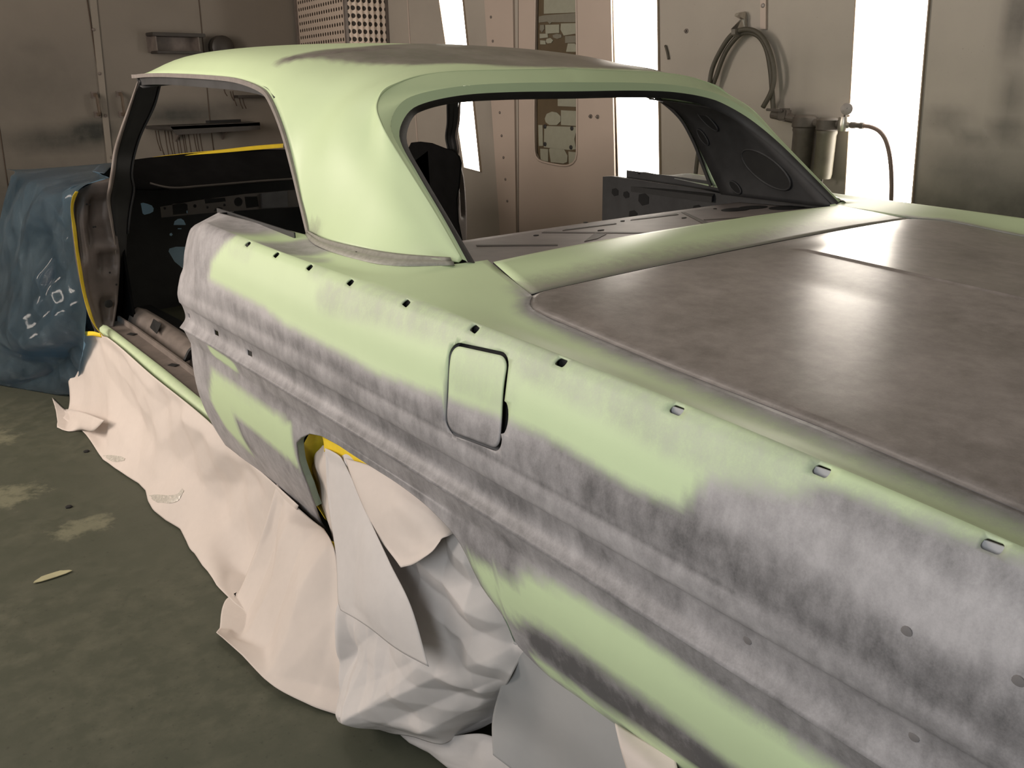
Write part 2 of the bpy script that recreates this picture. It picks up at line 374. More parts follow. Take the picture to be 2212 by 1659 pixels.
# door leaf with a real window opening
def ring_faces(outer, inner):
    n = len(inner); v = list(inner); 
    # project inner points outward onto the outer rectangle
    c = sum(inner, Vector())/n; out = []
    for p in inner:
        d = p-c; best = 1e9
        for i in range(4):
            a, b2 = outer[i], outer[(i+1) % 4]; e = b2-a
            den = d.y*e.z-d.z*e.y
            if abs(den) < 1e-9: continue
            s = ((a.y-c.y)*e.z-(a.z-c.z)*e.y)/den; u = ((a.y-c.y)*d.z-(a.z-c.z)*d.y)/den
            if s > 0 and -1e-6 <= u <= 1+1e-6: best = min(best, s)
        out.append(c+d*best)
    return out
bm = bmesh.new()
oc = [bm.verts.new((XR-.02, p.y, p.z)) for p in dp]; ic = [bm.verts.new((XR-.02, p.y, p.z)) for p in wp]
eo = [bm.edges.new((oc[i], oc[(i+1) % 4])) for i in range(4)]; ei = [bm.edges.new((ic[i], ic[(i+1) % len(ic)])) for i in range(len(ic))]
bmesh.ops.triangle_fill(bm, use_beauty=True, edges=eo+ei)
me = bpy.data.meshes.new('leaf'); bm.to_mesh(me); bm.free(); me.materials.append(M_enamel)
leaf = bpy.data.objects.new('leaf', me); COL.objects.link(leaf); leaf.parent = d1
s_ = leaf.modifiers.new('s', 'SOLIDIFY'); s_.thickness = .018; s_.offset = 0
wnd = struct(empty('window_1', (XR, 2.6, 1)))
prism('pane', [(XR-.008, p.y, p.z) for p in wp], (1, 0, 0), .004, M_pane, wnd)
tube('gasket', [(XR-.03, p.y, p.z) for p in wp+[wp[0]]], .007, M_enamel, wnd, n=90, seg=6, cap=False)
cuts = [[(2,2.7895,1.9278),(2,2.5285,1.9047),(2,2.504,1.6929),(2,2.7913,1.7023)],[(2,2.8365,1.6895),(2,2.783,1.6941),(2,2.504,1.6905),(2,2.4988,1.6412),(2,2.7217,1.6527),(2,2.7377,1.6434),(2,2.7582,1.6572),(2,2.8363,1.6561)],[(2,2.7784,1.6403),(2,2.6575,1.6368),(2,2.6567,1.5914),(2,2.7737,1.5914)],[(2,2.6418,1.6411),(2,2.4987,1.6363),(2,2.4969,1.572),(2,2.5239,1.5806),(2,2.6168,1.5745),(2,2.6451,1.6085)],[(2,2.8237,1.6426),(2,2.7907,1.6409),(2,2.7864,1.6202),(2,2.8068,1.6005),(2,2.8277,1.617)],[(2,2.8275,1.5937),(2,2.7574,1.5907),(2,2.753,1.5699),(2,2.8273,1.5677)],[(2,2.7126,1.5811),(2,2.6765,1.5872),(2,2.6367,1.5804),(2,2.6364,1.5652),(2,2.672,1.559),(2,2.7083,1.5681)],[(2,2.7652,1.5627),(2,2.7326,1.5665),(2,2.7081,1.5528),(2,2.7241,1.538),(2,2.7567,1.5366),(2,2.7733,1.5475)],[(2,2.8231,1.5572),(2,2.7774,1.5528),(2,2.7731,1.532),(2,2.8229,1.5337)],[(2,2.605,1.5715),(2,2.5007,1.5697),(2,2.4958,1.5322),(2,2.6042,1.5336)],[(2,2.5806,1.5303),(2,2.5225,1.5282),(2,2.5067,1.5126),(2,2.5021,1.4824),(2,2.5953,1.4852)],[(2,2.8375,1.2416),(2,2.7282,1.2421),(2,2.728,1.2234),(2,2.8374,1.2226)],[(2,2.72,1.2421),(2,2.6625,1.2424),(2,2.6663,1.2238),(2,2.7197,1.2234)],[(2,2.6625,1.2424),(2,2.4839,1.2405),(2,2.4822,1.1784),(2,2.6615,1.1813)],[(2,2.7768,1.1065),(2,2.7603,1.1341),(2,2.7145,1.1484),(2,2.669,1.1438),(2,2.636,1.1231),(2,2.6354,1.0936),(2,2.6678,1.0712),(2,2.7343,1.0694),(2,2.7682,1.0849)],[(2,2.6326,1.1578),(2,2.4815,1.155),(2,2.4831,1.0711),(2,2.6309,1.0723)],[(2,2.8363,1.0666),(2,2.7977,1.0676),(2,2.7923,.9432),(2,2.8311,.9415)],[(2,2.7806,1.0626),(2,2.4908,1.0656),(2,2.5126,.9959),(2,2.4992,.9375),(2,2.5469,.9299),(2,2.7836,.9352)],[(2,2.818,.9253),(2,2.7451,.9259),(2,2.7442,.8507),(2,2.813,.8523)],[(2,2.7366,.9235),(2,2.7241,.9352),(2,2.5996,.9301),(2,2.5704,.8961),(2,2.5736,.8577),(2,2.6061,.8476),(2,2.7187,.8493)],[(2,2.5628,.921),(2,2.4908,.9192),(2,2.4891,.8572),(2,2.557,.845)]]
for i, q in enumerate(cuts): prism('paper_cutout', [(XR-.0125, p[1], p[2]) for p in q], (1, 0, 0), .004, M_cut2 if i in (1, 4, 6, 9) else M_cut, wnd)
for q in [(2,2.7721,1.0601),(2,2.534,1.0564),(2,2.771,.9553),(2,2.5393,.9464)]:
    lathe('suction_pad', [(.001, 0), (.012, 0), (.013, .003), (.008, .006)], (XR-.013, q[1], q[2]), (-1, 0, 0), M_rubber, wnd, 14)
unparent_shift(wnd)
for q in [(2,2.362,1.1287),(2,2.3059,1.1274),(2,1.7163,1.559),(2,1.8361,1.7042),(2,1.3361,1.336)][:3]:
    b_ = lathe('bolt', [(.012, 0), (.012, .004), (.007, .005), (.006, .014), (.001, .015)], (XR-(.03 if q[1] > 1.9 else 0), q[1], q[2]), (-1, 0, 0), M_brown, None, 12)
    tag(b_, ('small bolt head on the booth door, left of the pair' if abs(q[1]-2.33) < .03 else 'small bolt head on the booth door, right of the pair') if q[1] > 2 else 'round bolt on the plain wall between the two wide light strips', 'bolt')
unparent_shift(d1)
# leaning post with its screws
tp = struct(prism('trim_2', [(XR-.016, p[1], p[2]) for p in [(2,3.426,2.6057),(2,3.0831,2.5488),(2,3.0483,.3197),(2,3.2134,.2991)]], (1, 0, 0), .016, M_enamel))
for q in [(2,3.2856,1.7119),(2,3.2697,1.5687),(2,3.2062,1.1343),(2,3.1893,.9899),(2,3.172,.8527),(2,3.1546,.7139),(2,3.137,.5736),(2,3.3186,1.9216)]:
    lathe('screw', [(.009, 0), (.009, .003), (.004, .006), (.001, .0065)], (XR-.016, q[1], q[2]), (-1, 0, 0), M_brown, tp, 10)
struct(tube('trim_3', [(XR-.002, p[1], p[2]) for p in [(2,4.2573,2.7437),(2,4.2375,1.6945),(2,4.1779,.7982),(2,4.1587,.1813)]], .006, M_enamel, raw=True, seg=6))
struct(tube('trim_4', [(XR-.022, p[1], p[2]) for p in [(2,3.0039,2.5356),(2,3.0104,.3244)]], .006, M_line, raw=True, seg=6))
struct(tube('trim_5', [(XR-.001, p[1], p[2]) for p in [(2,.8521,2.1784),(2,.7913,1.7146),(2,.7243,.6949)]], .005, M_line, raw=True, seg=6))
# --- far wall: double door seams, rivets, handles, racks
struct(tube('trim_6', [(p[0], 5.597, p[2]) for p in [(.2817,5.6,2.7382),(.2328,5.6,1.8809),(.2344,5.6,.6812)]], .004, M_line, raw=True, seg=6))
M_enF = wallmat('far_door_enamel', (.24, .215, .183), (.04, .036, .03))
ast = struct(prism('trim_7', [(p[0], 5.588, p[2]) for p in [(.2817,5.6,2.7382),(.3323,5.6,2.7449),(.2377,5.6,.681),(.1986,5.6,.6836)]], (0, 1, 0), .011, M_enF))
for q in [(.2436,5.6,1.6893),(.2402,5.6,1.3968),(.2386,5.6,1.1083),(.2375,5.6,.8145)]: lathe('rivet', [(.012, 0), (.011, .005), (.004, .008), (.001, .0085)], (q[0], 5.588, q[2]), (0, -1, 0), M_brown, ast, 10)
struct(tube('trim_8', [(p[0], 5.597, p[2]) for p in [(1.045,5.6,2.8397),(1.0304,5.6,1.9212),(1.026,5.6,1.5631),(1.0128,5.6,1.0894),(1.0168,5.6,.8088)]], .003, M_line, raw=True, seg=6))
struct(tube('trim_9', [(p[0], 5.597, p[2]) for p in [(-.4442,5.6,1.4206),(-.4693,5.6,.7588),(-.4731,5.6,.6019)]], .003, M_line, raw=True, seg=6))
M_hand = plain('handle_steel', (.12, .09, .065), .5, var=.3)
for i, (a, c2) in enumerate([[(.1839,5.6,1.2526),(.1859,5.6,1.1192)],[(.3574,5.6,1.2572),(.3566,5.6,1.1152)]]):
    t = empty('door_handle', (a[0], 5.6, (a[2]+c2[2])/2))
    for q in (a, c2): box('mounting_plate', (q[0], 5.595, q[2]), (.045, .008, .045), M_brown, t, bev=.002)
    A = Vector((a[0], 5.592, a[2])); B = Vector((c2[0], 5.592, c2[2])); o_ = Vector((0, -.05, 0))
    tube('grip', [A, A+o_*.8+(B-A)*.02, A+o_+(B-A)*.12, A.lerp(B, .5)+o_, B+o_+(A-B)*.12, B+o_*.8+(A-B)*.02, B], .5, M_hand, t, n=30, sec=[(-.026, -.012), (.026, -.012), (.026, .012), (-.026, .012)], up=(1, 0, 0), cap=True)
    tag(t, ['brown pull handle on the far door, left of the door seam', 'brown pull handle on the far door, right of the door seam'][i], 'door handle', 'pull handles on the far doors'); unparent_shift(t)
# upper rack (open steel tray holder)
P = [(.603,5.48,1.6766),(.9985,5.48,1.7014),(.9922,5.48,1.6787),(.6042,5.48,1.6611),(.5785,5.48,1.545),(.9413,5.48,1.5514),(.9713,5.48,1.6813)]
x0, x1 = P[0][0], P[1][0]; zt2, zb = P[0][2], P[4][2]
t = empty('wall_rack', ((x0+x1)/2, 5.6, zb))
box('top_shelf', ((x0+x1)/2, 5.53, zt2-.01), (x1-x0, .14, .025), M_dashface, t, bev=.004)
box('back_panel', ((x0+x1)/2-.02, 5.592, (zt2+zb)/2), (x1-x0-.04, .012, zt2-zb), M_brown, t)
box('bottom_shelf', ((x0+x1)/2-.01, 5.53, zb), (x1-x0-.06, .14, .018), M_dashface, t, bev=.003)
for x in (x0+.03, x1-.05): box('side_bracket', (x, 5.54, (zt2+zb)/2), (.008, .12, zt2-zb), M_brown, t)
tag(t, 'brown open steel rack on the far wall above the roof front', 'wall rack'); unparent_shift(t)
# lower long shelf
P = [(.5746,5.42,1.0253),(1.344,5.42,1.0078),(1.3389,5.42,.9586),(.6362,5.42,.9737)]
x0, x1 = P[0][0], P[1][0]; z1 = P[0][2]
t = empty('wall_shelf', ((x0+x1)/2, 5.6, z1))
prism('shelf_board', [(x0-.06, 5.6, z1+.005), (x0+.06, 5.42, z1), (x1, 5.42, z1+.008), (x1, 5.6, z1+.012)], (0, 0, -1), .022, M_dashface, t)
prism('front_lip', [(x0+.06, 5.42, z1+.004), (x1, 5.42, z1+.012), (x1, 5.42, z1-.045), (x0+.10, 5.42, z1-.062)], (0, 1, 0), .006, M_dashface, t)
for x in (x0+.15, x1-.25): prism('bracket', [(x, 5.6, z1-.02), (x, 5.45, z1-.02), (x, 5.6, z1-.12)], (1, 0, 0), .012, M_brown, t)
tag(t, 'long dark wall shelf seen through the side window opening', 'shelf'); unparent_shift(t)
dr = prism('spray_stick', [(x1-.42, 5.46, z1+.014), (x1-.40, 5.44, z1+.014), (x1-.12, 5.50, z1+.014), (x1-.14, 5.53, z1+.014)], (0, 0, 1), .02, M_black)
tag(dr, 'flat dark offcut lying on the long wall shelf', 'offcut')
# runs of dried paint below the shelf belong to the wall
random.seed(4)
for k, px in enumerate([(.5823,5.595,.983),(.6029,5.595,.9823),(.6514,5.595,.9806),(.6754,5.595,.9764),(.6999,5.595,.9755),(.7343,5.595,.9674),(.7556,5.595,.9667),(.784,5.595,.9656),(.7983,5.595,.9651),(.8306,5.595,.9639),(.8712,5.595,.9694),(.893,5.595,.9686),(.919,5.595,.9711),(1.1531,5.595,1.2838),(1.2032,5.595,1.2592),(1.2223,5.595,1.2591),(1.2712,5.595,1.2168),(1.2982,5.595,1.2165)]):
    ln = (.14, .17, .30, .2, .28, .3, .32, .34, .34, .34, .2, .26, .26, .05, .06, .1, .08, .08)[k]
    w = tube('paint_run', [(px[0], 5.598, px[2]+.01), (px[0]+.006, 5.598, px[2]-ln*.5), (px[0]+.022, 5.598, px[2]-ln)], .0032, M_line, wr, n=6, seg=5)
# round lamp/fan housing above the roof
q = [(1.1479,5.5,1.5854)][0]
t = empty('round_vent', (q[0], 5.6, q[2]))
lathe('housing', [(.085, 0), (.09, .03), (.088, .09), (.07, .105), (.001, .106)], (q[0], 5.6, q[2]), (0, -1, 0), M_dashface, t, 20)
box('foot', (q[0], 5.55, q[2]-.06), (.17, .09, .06), M_dashface, t, bev=.01)
tag(t, 'dark round-topped housing on the far wall just over the roof edge', 'vent'); unparent_shift(t)
# small ledge far right of the far wall
P = [(1.2925,5.52,1.2586),(1.4649,5.52,1.2289)]
t = box('wall_bracket', ((P[0][0]+P[1][0])/2, 5.56, P[1][2]), (.30, .08, .02), M_dashface, bev=.003); tag(t, 'short dark ledge on the far wall behind the window frame', 'ledge')
# ================================================================ THE CAR (bare primed body shell)
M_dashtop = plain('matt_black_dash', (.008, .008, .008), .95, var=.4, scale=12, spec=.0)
car = empty('car_body', (0, 1.2, 0)); tag(car, 'green and grey primed two-door car body shell without doors or glass, masked for painting', 'car')
def fit(tab, deg):
    a = np.array(tab); c = np.polyfit(a[:, 0], a[:, 1], deg); lo, hi = a[:, 0].min(), a[:, 0].max()
    return lambda y: float(np.polyval(c, min(max(y, lo-.5), hi+.25)))
zC1 = fit([(.5523,.9642),(.4147,.9598),(.267,.9572),(.0942,.95),(-.0901,.9409),(-.3229,.9354),(-.5887,.9245),(-.6756,.9194),(-.8874,.9068),(-1.1448,.8841)], 3)
za = fit([(.788,.7854),(.6251,.7894),(.0284,.7639),(-.1175,.7576),(-.2385,.7521),(-.4404,.7421),(-.5751,.7362),(-.6784,.7319),(-.787,.7261),(-.855,.7218)], 2)
zb_ = fit([(.6998,.7434),(.4893,.7377),(.2292,.7233),(.0286,.7202),(-.2466,.7041),(-.4411,.7013),(-.5136,.6986),(-.6325,.6914),(-.7255,.691),(-.8099,.6878),(-.9401,.6796),(-1.0703,.6732),(-1.1062,.6704)], 2)
zc = fit([(.9634,.6843),(.8061,.6774),(.4157,.6636),(.2059,.655),(.0281,.6525),(-.1653,.6404),(-.3153,.6381),(-.4404,.6306),(-.5835,.6248),(-.6837,.6202),(-.7454,.6173),(-.948,.6075),(-1.0675,.6011)], 2)
zd_ = fit([(.8478,.634),(.7182,.6211),(.5597,.6142),(.3943,.6129),(.2367,.6071),(.0687,.5962)]+[(-.5,.578),(-1.1,.552)], 2)
# wheel-arch and lower edge, front to rear (y, z)
ARCH = [(1.1,.32),(.95,.305),(.84,.292),(.75,.277),(.58,.257)] + [(.447,.2242),(.4468,.2455),(.3889,.3311),(.3629,.3985),(.3662,.4434),(.3703,.4699),(.3455,.528),(.3168,.5498),(.2713,.5738),(.218,.5846),(.1441,.5864),(.0707,.5832),(-.0021,.5813),(-.0708,.5795),(-.1217,.5756),(-.1718,.5695),(-.2181,.5582),(-.2631,.5418),(-.2943,.5135),(-.3209,.4646),(-.3699,.4152),(-.3747,.3431),(-.3985,.301),(-.4397,.2946),(-.5083,.3025),(-.5877,.2866),(-.6733,.2911)]
ARCH = ARCH + [(ARCH[-1][0]-.15, ARCH[-1][1]-.003), (-1.5, .365)]
a_ = [ARCH[0]]
for p in ARCH[1:]:
    if p[0] < a_[-1][0]-.0015: a_.append(p)
    else: a_.append((a_[-1][0]-.0015, max(p[1], 0)))
sm_ = cr([(p[0], p[1], 0) for p in a_ if p[0] < .17], 130); a_ = [p for p in a_ if p[0] >= .17]+[(p.x, p.y) for p in sm_]
ay = np.array([p[0] for p in a_])[::-1]; az_ = np.array([p[1] for p in a_])[::-1]
def zbot(y): return float(np.interp(y, ay, az_))
XP_ = np.polyfit([.22,.25,.30,.365,.386,.44,.545,.61], [-.87,-.885,-.905,-.942,-.950,-.961,-.979,-.978], 3)
def xlow(z): return float(np.polyval(XP_, min(max(z, .2), .63)))
EY = [-1.5,-1.1,-.85,-.6,-.45,-.31,-.26,-.228,-.203,-.20,-.08,.035,.036,.116,.217,.397,.507,.555,.95]
EX = [-.84,-.84,-.825,-.81,-.803,-.803,-.795,-.773,-.745,-.74,-.70,-.66,-.755,-.836,-.859,-.85,-.813,-.795,-.859]
EZ = [.842,.867,.885,.897,.907,.921,.926,.928,.93,.93,.943,.955,.955,.955,.955,.955,.955,.957,.979]
def prof(y):
    """control points (x, z) of the left body side at station y, window sill down to the lower edge"""
    f = .42*sm(.79, .828, y)+.58*sm(.84, .95, y); cz = zC1(min(y, .8)) - .024*sm(.8, .95, y); A, B, C_, D = za(y), zb_(y), zc(y), zd_(y)
    xe, ze = float(np.interp(y, EY, EX)), float(np.interp(y, EY, EZ)); zb = zbot(y)
    if .2 < y: ze += 0
    xc = -.955+.028*f
    D = max(D, zb+.006) if zb < D+.004 else D
    D = max(min(D, C_-.02), zb+.004)
    dip = .012*sm(-.15, -.4, y)+.007*sm(-.1, .2, y)*(1-sm(.72, .88, y))
    P = [(xe, ze), (xe*.55+xc*.45, ze*.55+cz*.45-dip), (xe*.15+xc*.85, ze*.15+cz*.85-dip*.35), (xc, cz),
         (-.970+.028*f, cz-.012), (-.989+.026*f, cz-.065), (-.998+.025*f, A*.5+cz*.5-.03), (-1.003+.020*f, A+.03), (-1.001+.008*f, A),
         (-1.004+.007*f, (A+B)/2), (-.999+.004*f, B), (-.9905+.002*f, B-.009), (-.986+.002*f, B*.35+C_*.65), (-1.003, C_),
         (-.994, C_-.006), (-.986, (C_+D)/2-.002), (-.978, D)]
    for k in range(1, 6):
        z = D+(zb-D)*k/5; P.append((xlow(z) if D > .5 else xlow(z), z))
    return P
GR = [(0, 3, 5), (3, 8, 5), (8, 10, 3), (10, 13, 4), (13, 16, 3), (16, 21, 3)]   # crease to crease: first, last control point, subdivisions per span
def section(y, sx=1):
    P = prof(y); out = []
    for a, b2, n in GR:
        seg = cr([(x, 0, z) for x, z in P[a:b2+1]], (b2-a)*n+1)
        out += seg[(1 if out else 0):]
    return [Vector((p.x*sx, y, p.z)) for p in out]
def xside(y, z):
    s = section(y); 
    best = None
    for a, b2 in zip(s[15:], s[16:]):
        if (a.z-z)*(b2.z-z) <= 0:
            t = (a.z-z)/(a.z-b2.z) if abs(a.z-b2.z) > 1e-9 else 0
            x = a.x+(b2.x-a.x)*t; best = x if best is None else min(best, x)
    return best if best is not None else -.98
# ---- where the grey guide coat lies on the left side: (y, z) outlines measured in metres
PO = [
 ('p', 1, .012, [(.4013,1.035),(.4494,.9966),(.5599,.9773),(.6392,.9469),(.6976,.8975),(.7101,.8542),(.5269,.845),(.4095,.84),(.3059,.8223),(.157,.816),(.0258,.81),(-.064,.802),(-.1701,.8083),(-.2248,.8097),(-.4008,.8174),(-.5163,.8176),(-.6226,.8052),(-.684,.7968),(-.7731,.7991),(-.7943,.8343),(-.8071,.8574),(-.8779,.8794),(-.9643,.8875),(-1.0416,.8848),(-1.1568,.8807)] + [(-1.6,.86),(-1.6,.1),(1.3,.1),(1.3,1.1)]),
 ('l', 0, .010, .012, [(.777,.6531),(.6495,.6409)]),
 ('p', 0, .012, [(.8113,.5876),(.6555,.5786),(.5493,.5727),(.4485,.5747),(.3603,.5691),(.3654,.5157),(.3668,.4567),(.4709,.4641),(.6502,.4871),(.7109,.4952),(.7124,.4322),(.6939,.3786),(.7619,.3901),(.8215,.4191),(.863,.4951)]),
 ('p', 0, .016, [(-.3004,.5161),(-.359,.5192),(-.4203,.5142),(-.4497,.547),(-.5424,.5664),(-.622,.5662),(-.7126,.563),(-.7952,.5523),(-.8703,.5459)] + [(-1.2,.53),(-1.3,.46)] + [(-.8585,.4362),(-.7536,.4523),(-.6643,.4583),(-.5759,.4645),(-.49,.4605),(-.4322,.4478),(-.3955,.4226),(-.3451,.4489)]),
 ('l', 0, .010, .014, [(-.4391,.348),(-.498,.337),(-.6062,.3411),(-.7033,.3457)]+[(-1.2,.375)]),
 ('l', .37, .014, .034, [(.147,.9068),(-.0756,.9218),(-.246,.9245),(-.4243,.9172),(-.6189,.9028),(-.7408,.8861),(-.8195,.8803),(-.9063,.8976)]),
 ('l', .14, .012, .02, [(.6021,.9477),(.5142,.9431)]), ('l', .2, .008, .02, [(.2219,.9493),(.1876,.945)]),
 ('l', .18, .02, .03, [(-.2942,.8599),(-.4127,.8588)])]
TN = [ # tone of the grey, some lines painting crease shade: (value, half width, softness, line)
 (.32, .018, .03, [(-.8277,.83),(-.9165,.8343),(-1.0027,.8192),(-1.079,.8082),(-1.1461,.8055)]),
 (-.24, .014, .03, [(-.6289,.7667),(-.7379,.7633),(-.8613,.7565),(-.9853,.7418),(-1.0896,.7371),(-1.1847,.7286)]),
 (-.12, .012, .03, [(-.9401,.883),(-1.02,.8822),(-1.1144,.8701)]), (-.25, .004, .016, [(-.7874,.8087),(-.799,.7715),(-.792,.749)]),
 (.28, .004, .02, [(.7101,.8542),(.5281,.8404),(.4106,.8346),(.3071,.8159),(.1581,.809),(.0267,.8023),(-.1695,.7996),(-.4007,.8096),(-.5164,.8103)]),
 (-.20, .003, .010, [(.772,.6705),(.4361,.6663),(.2238,.6601),(.0445,.6567),(-.1509,.6454),(-.3022,.6422),(-.4286,.6338),(-.6743,.6219)]),  # dark line paints the shade in the hollow above the lower crease
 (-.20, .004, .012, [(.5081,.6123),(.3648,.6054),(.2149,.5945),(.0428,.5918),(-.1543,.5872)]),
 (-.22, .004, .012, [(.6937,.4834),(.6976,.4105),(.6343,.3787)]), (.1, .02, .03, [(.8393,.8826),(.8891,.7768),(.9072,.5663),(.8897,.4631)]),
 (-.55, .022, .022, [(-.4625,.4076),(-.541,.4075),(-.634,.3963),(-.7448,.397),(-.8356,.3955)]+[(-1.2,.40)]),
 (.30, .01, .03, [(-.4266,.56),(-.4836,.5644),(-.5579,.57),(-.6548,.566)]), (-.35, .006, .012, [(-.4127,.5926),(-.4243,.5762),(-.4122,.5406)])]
TN = TN + [(-.22, .001, .004, [(.0284,.7639),(-.1175,.7576),(-.2385,.7521),(-.4404,.7421),(-.5751,.7362),(-.6784,.7319),(-.787,.7261),(-.855,.7218)]), (.14, .004, .012, [(-.4412,.7077),(-.6323,.6972),(-.8045,.6912),(-.9394,.6856),(-1.0696,.6786)]), (.12, .012, .02, [(.6748,.7707),(.3505,.7542),(.0264,.738),(-.2477,.7225),(-.4413,.7172),(-.6321,.703),(-.8042,.6951)]), (-.18, .008, .012, [(.7123,.7235),(.3805,.7076),(.048,.7009),(-.2315,.6841),(-.429,.6775),(-.6234,.6699)])]  # thin dark line paints the shade of the upper crease
def sdpoly(P, y, z):
    d = 1e9; s = -1; n = len(P)
    for i in range(n):
        a = P[i]; b2 = P[i-1]; ex, ey = b2[0]-a[0], b2[1]-a[1]; wx, wy = y-a[0], z-a[1]
        t = min(1, max(0, (wx*ex+wy*ey)/(ex*ex+ey*ey+1e-12))); dx, dy = wx-ex*t, wy-ey*t; d = min(d, dx*dx+dy*dy)
        if ((a[1] > z) != (b2[1] > z)) and (y < (b2[0]-a[0])*(z-a[1])/(b2[1]-a[1]+1e-15)+a[0]): s = -s
    return s*math.sqrt(d)*1.0
def dline(P, y, z):
    d = 1e9
    for a, b2 in zip(P, P[1:]):
        ex, ey = b2[0]-a[0], b2[1]-a[1]; wx, wy = y-a[0], z-a[1]
        t = min(1, max(0, (wx*ex+wy*ey)/(ex*ex+ey*ey+1e-12))); d = min(d, (wx-ex*t)**2+(wy-ey*t)**2)
    return math.sqrt(d)
def paint_side(co):
    y, z = co.y, co.z; g = 0; t = .5
    for s in PO:
        if s[0] == 'p': w = sm(-s[2], s[2], sdpoly(s[3], y, z))
        else: w = 1-sm(s[2], s[2]+s[3], dline(s[4], y, z))
        g = g*(1-w)+s[1]*w
    # the sloping top of the fender has its own, flat-seen coat
    if co.x > -.949 and z > .80:
        g = paint_top(co)[0]
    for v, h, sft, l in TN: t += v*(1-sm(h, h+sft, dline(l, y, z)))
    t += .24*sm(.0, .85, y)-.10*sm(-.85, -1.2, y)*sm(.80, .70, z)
    return (g, t)
def paint_top(co):
    x, y = abs(co.x), co.y; g = 0
    xe = float(np.interp(y, EY, [-e for e in EX]))
    if y < -.12: g = max(g, 1-sm(.004, .055 + .02*sm(-.3, -.9, y), x-xe))*sm(-.10, -.2, y)   # overspray beside the deck lid
    g = max(g, sm(.58, .70, y)); g = max(g, .95*(1-sm(.06, .13, abs(y-.44))))
    g = max(g, .55*(1-sm(.02, .06, math.hypot(y-.30, x-.93))))
    return (g, .55)
ys = sorted(set([round(.95-i*.0148, 4) for i in range(int(2.45/.0148)+1)] + [round(p[0], 4) for p in a_ if .17 <= p[0] <= .95] + [round(.36-i*.004, 4) for i in range(40)] + [.0355, .0345, -.2, -.202]), reverse=True)
y2 = [ys[0]]
for y in ys[1:]:
    if y2[-1]-y > .0011: y2.append(y)
ys = y2
def side_rows(sx):
    rows = [section(y, sx) for y in ys]
    fr = [Vector((p.x+sx*.004, .954, p.z)) for p in rows[0]]; fr2 = [Vector((p.x+sx*.045, .955, p.z-.002)) for p in rows[0]]
    return [fr2, fr]+rows
def side_mesh(name, sx, paint, mats):
    rows = [section(y, sx) for y in ys]
    # the front edge turns inboard as the door-shut flange
    fr = [Vector((p.x+sx*.004, .954, p.z)) for p in rows[0]]; fr2 = [Vector((p.x+sx*.045, .955, p.z-.002)) for p in rows[0]]
    return grid(name, [fr2, fr]+rows, None, car, paint=paint, out=(-sx, 0, 0), thick=.003, mats=mats, offset=-1, rim=0)
qp = empty('tmp')
# cutters: trim-clip slots, the fuel door opening
def rrect(cy, cz, hy, hz, r, n=6, shear=0, rot=0):
    out = []
    for k, (sy, sz) in enumerate(((1, 1), (-1, 1), (-1, -1), (1, -1))):
        for i in range(n+1):
            a = math.pi/2*(k+i/n); py = sy*(hy-r)+r*math.cos(a); pz = sz*(hz-r)+r*math.sin(a)
            c_, s_ = math.cos(rot), math.sin(rot); out.append((cy+py*c_-pz*s_+shear*pz, cz+py*s_+pz*c_))
    return out
HO = [(.5359,.9586),(.3923,.9557),(.2411,.9494),(.0775,.9456),(-.1154,.9391),(-.3125,.9317),(-.5157,.9218),(-.7312,.9115),(-.937,.9027),(-1.1209,.8914)]
SQ = [(.7338,.7094),(.5381,.7),(.9179,.7187)]
FD = [(-.3053,.9016),(-.4324,.895),(-.2578,.7659),(-.3969,.7633)]
fy = sum(p[0] for p in FD)/4; fz = sum(p[1] for p in FD)/4
FC = dict(hy=.074, hz=.0775, r=.024)
fopen = rrect(fy, fz, FC['hy'], FC['hz'], FC['r'], rot=math.radians(-4))
nt_ = [(fy-FC['hy']-.0125*math.sin(math.pi*k/10)**.8, fz-.018+.004+.026*math.cos(math.pi*k/10)) for k in range(11)]
k_ = max(range(len(fopen)), key=lambda i: math.dist(fopen[i], fopen[(i+1) % len(fopen)]) if fopen[i][0] < fy and fopen[(i+1) % len(fopen)][0] < fy else 0)
loops = [fopen[:k_+1]+nt_+fopen[k_+1:]]
HO = [(y, min(z, zC1(y)-.0062)-(0 if i < 7 else .001)) for i, (y, z) in enumerate(HO)]
for i, (y, z) in enumerate(HO): loops.append(rrect(y, z, .0098, .0044, .0038, 4, rot=math.radians(10 if i < 6 else 3)))
for y, z in SQ[:2]: loops.append(rrect(y, z, .0125, .0065, .0008, 1))
loops.append(rrect(SQ[2][0], SQ[2][1], .003, .006, .002, 2))
from mathutils.geometry import delaunay_2d_cdt
def inpoly(P, y, z): return sdpoly(P, y, z) > 0
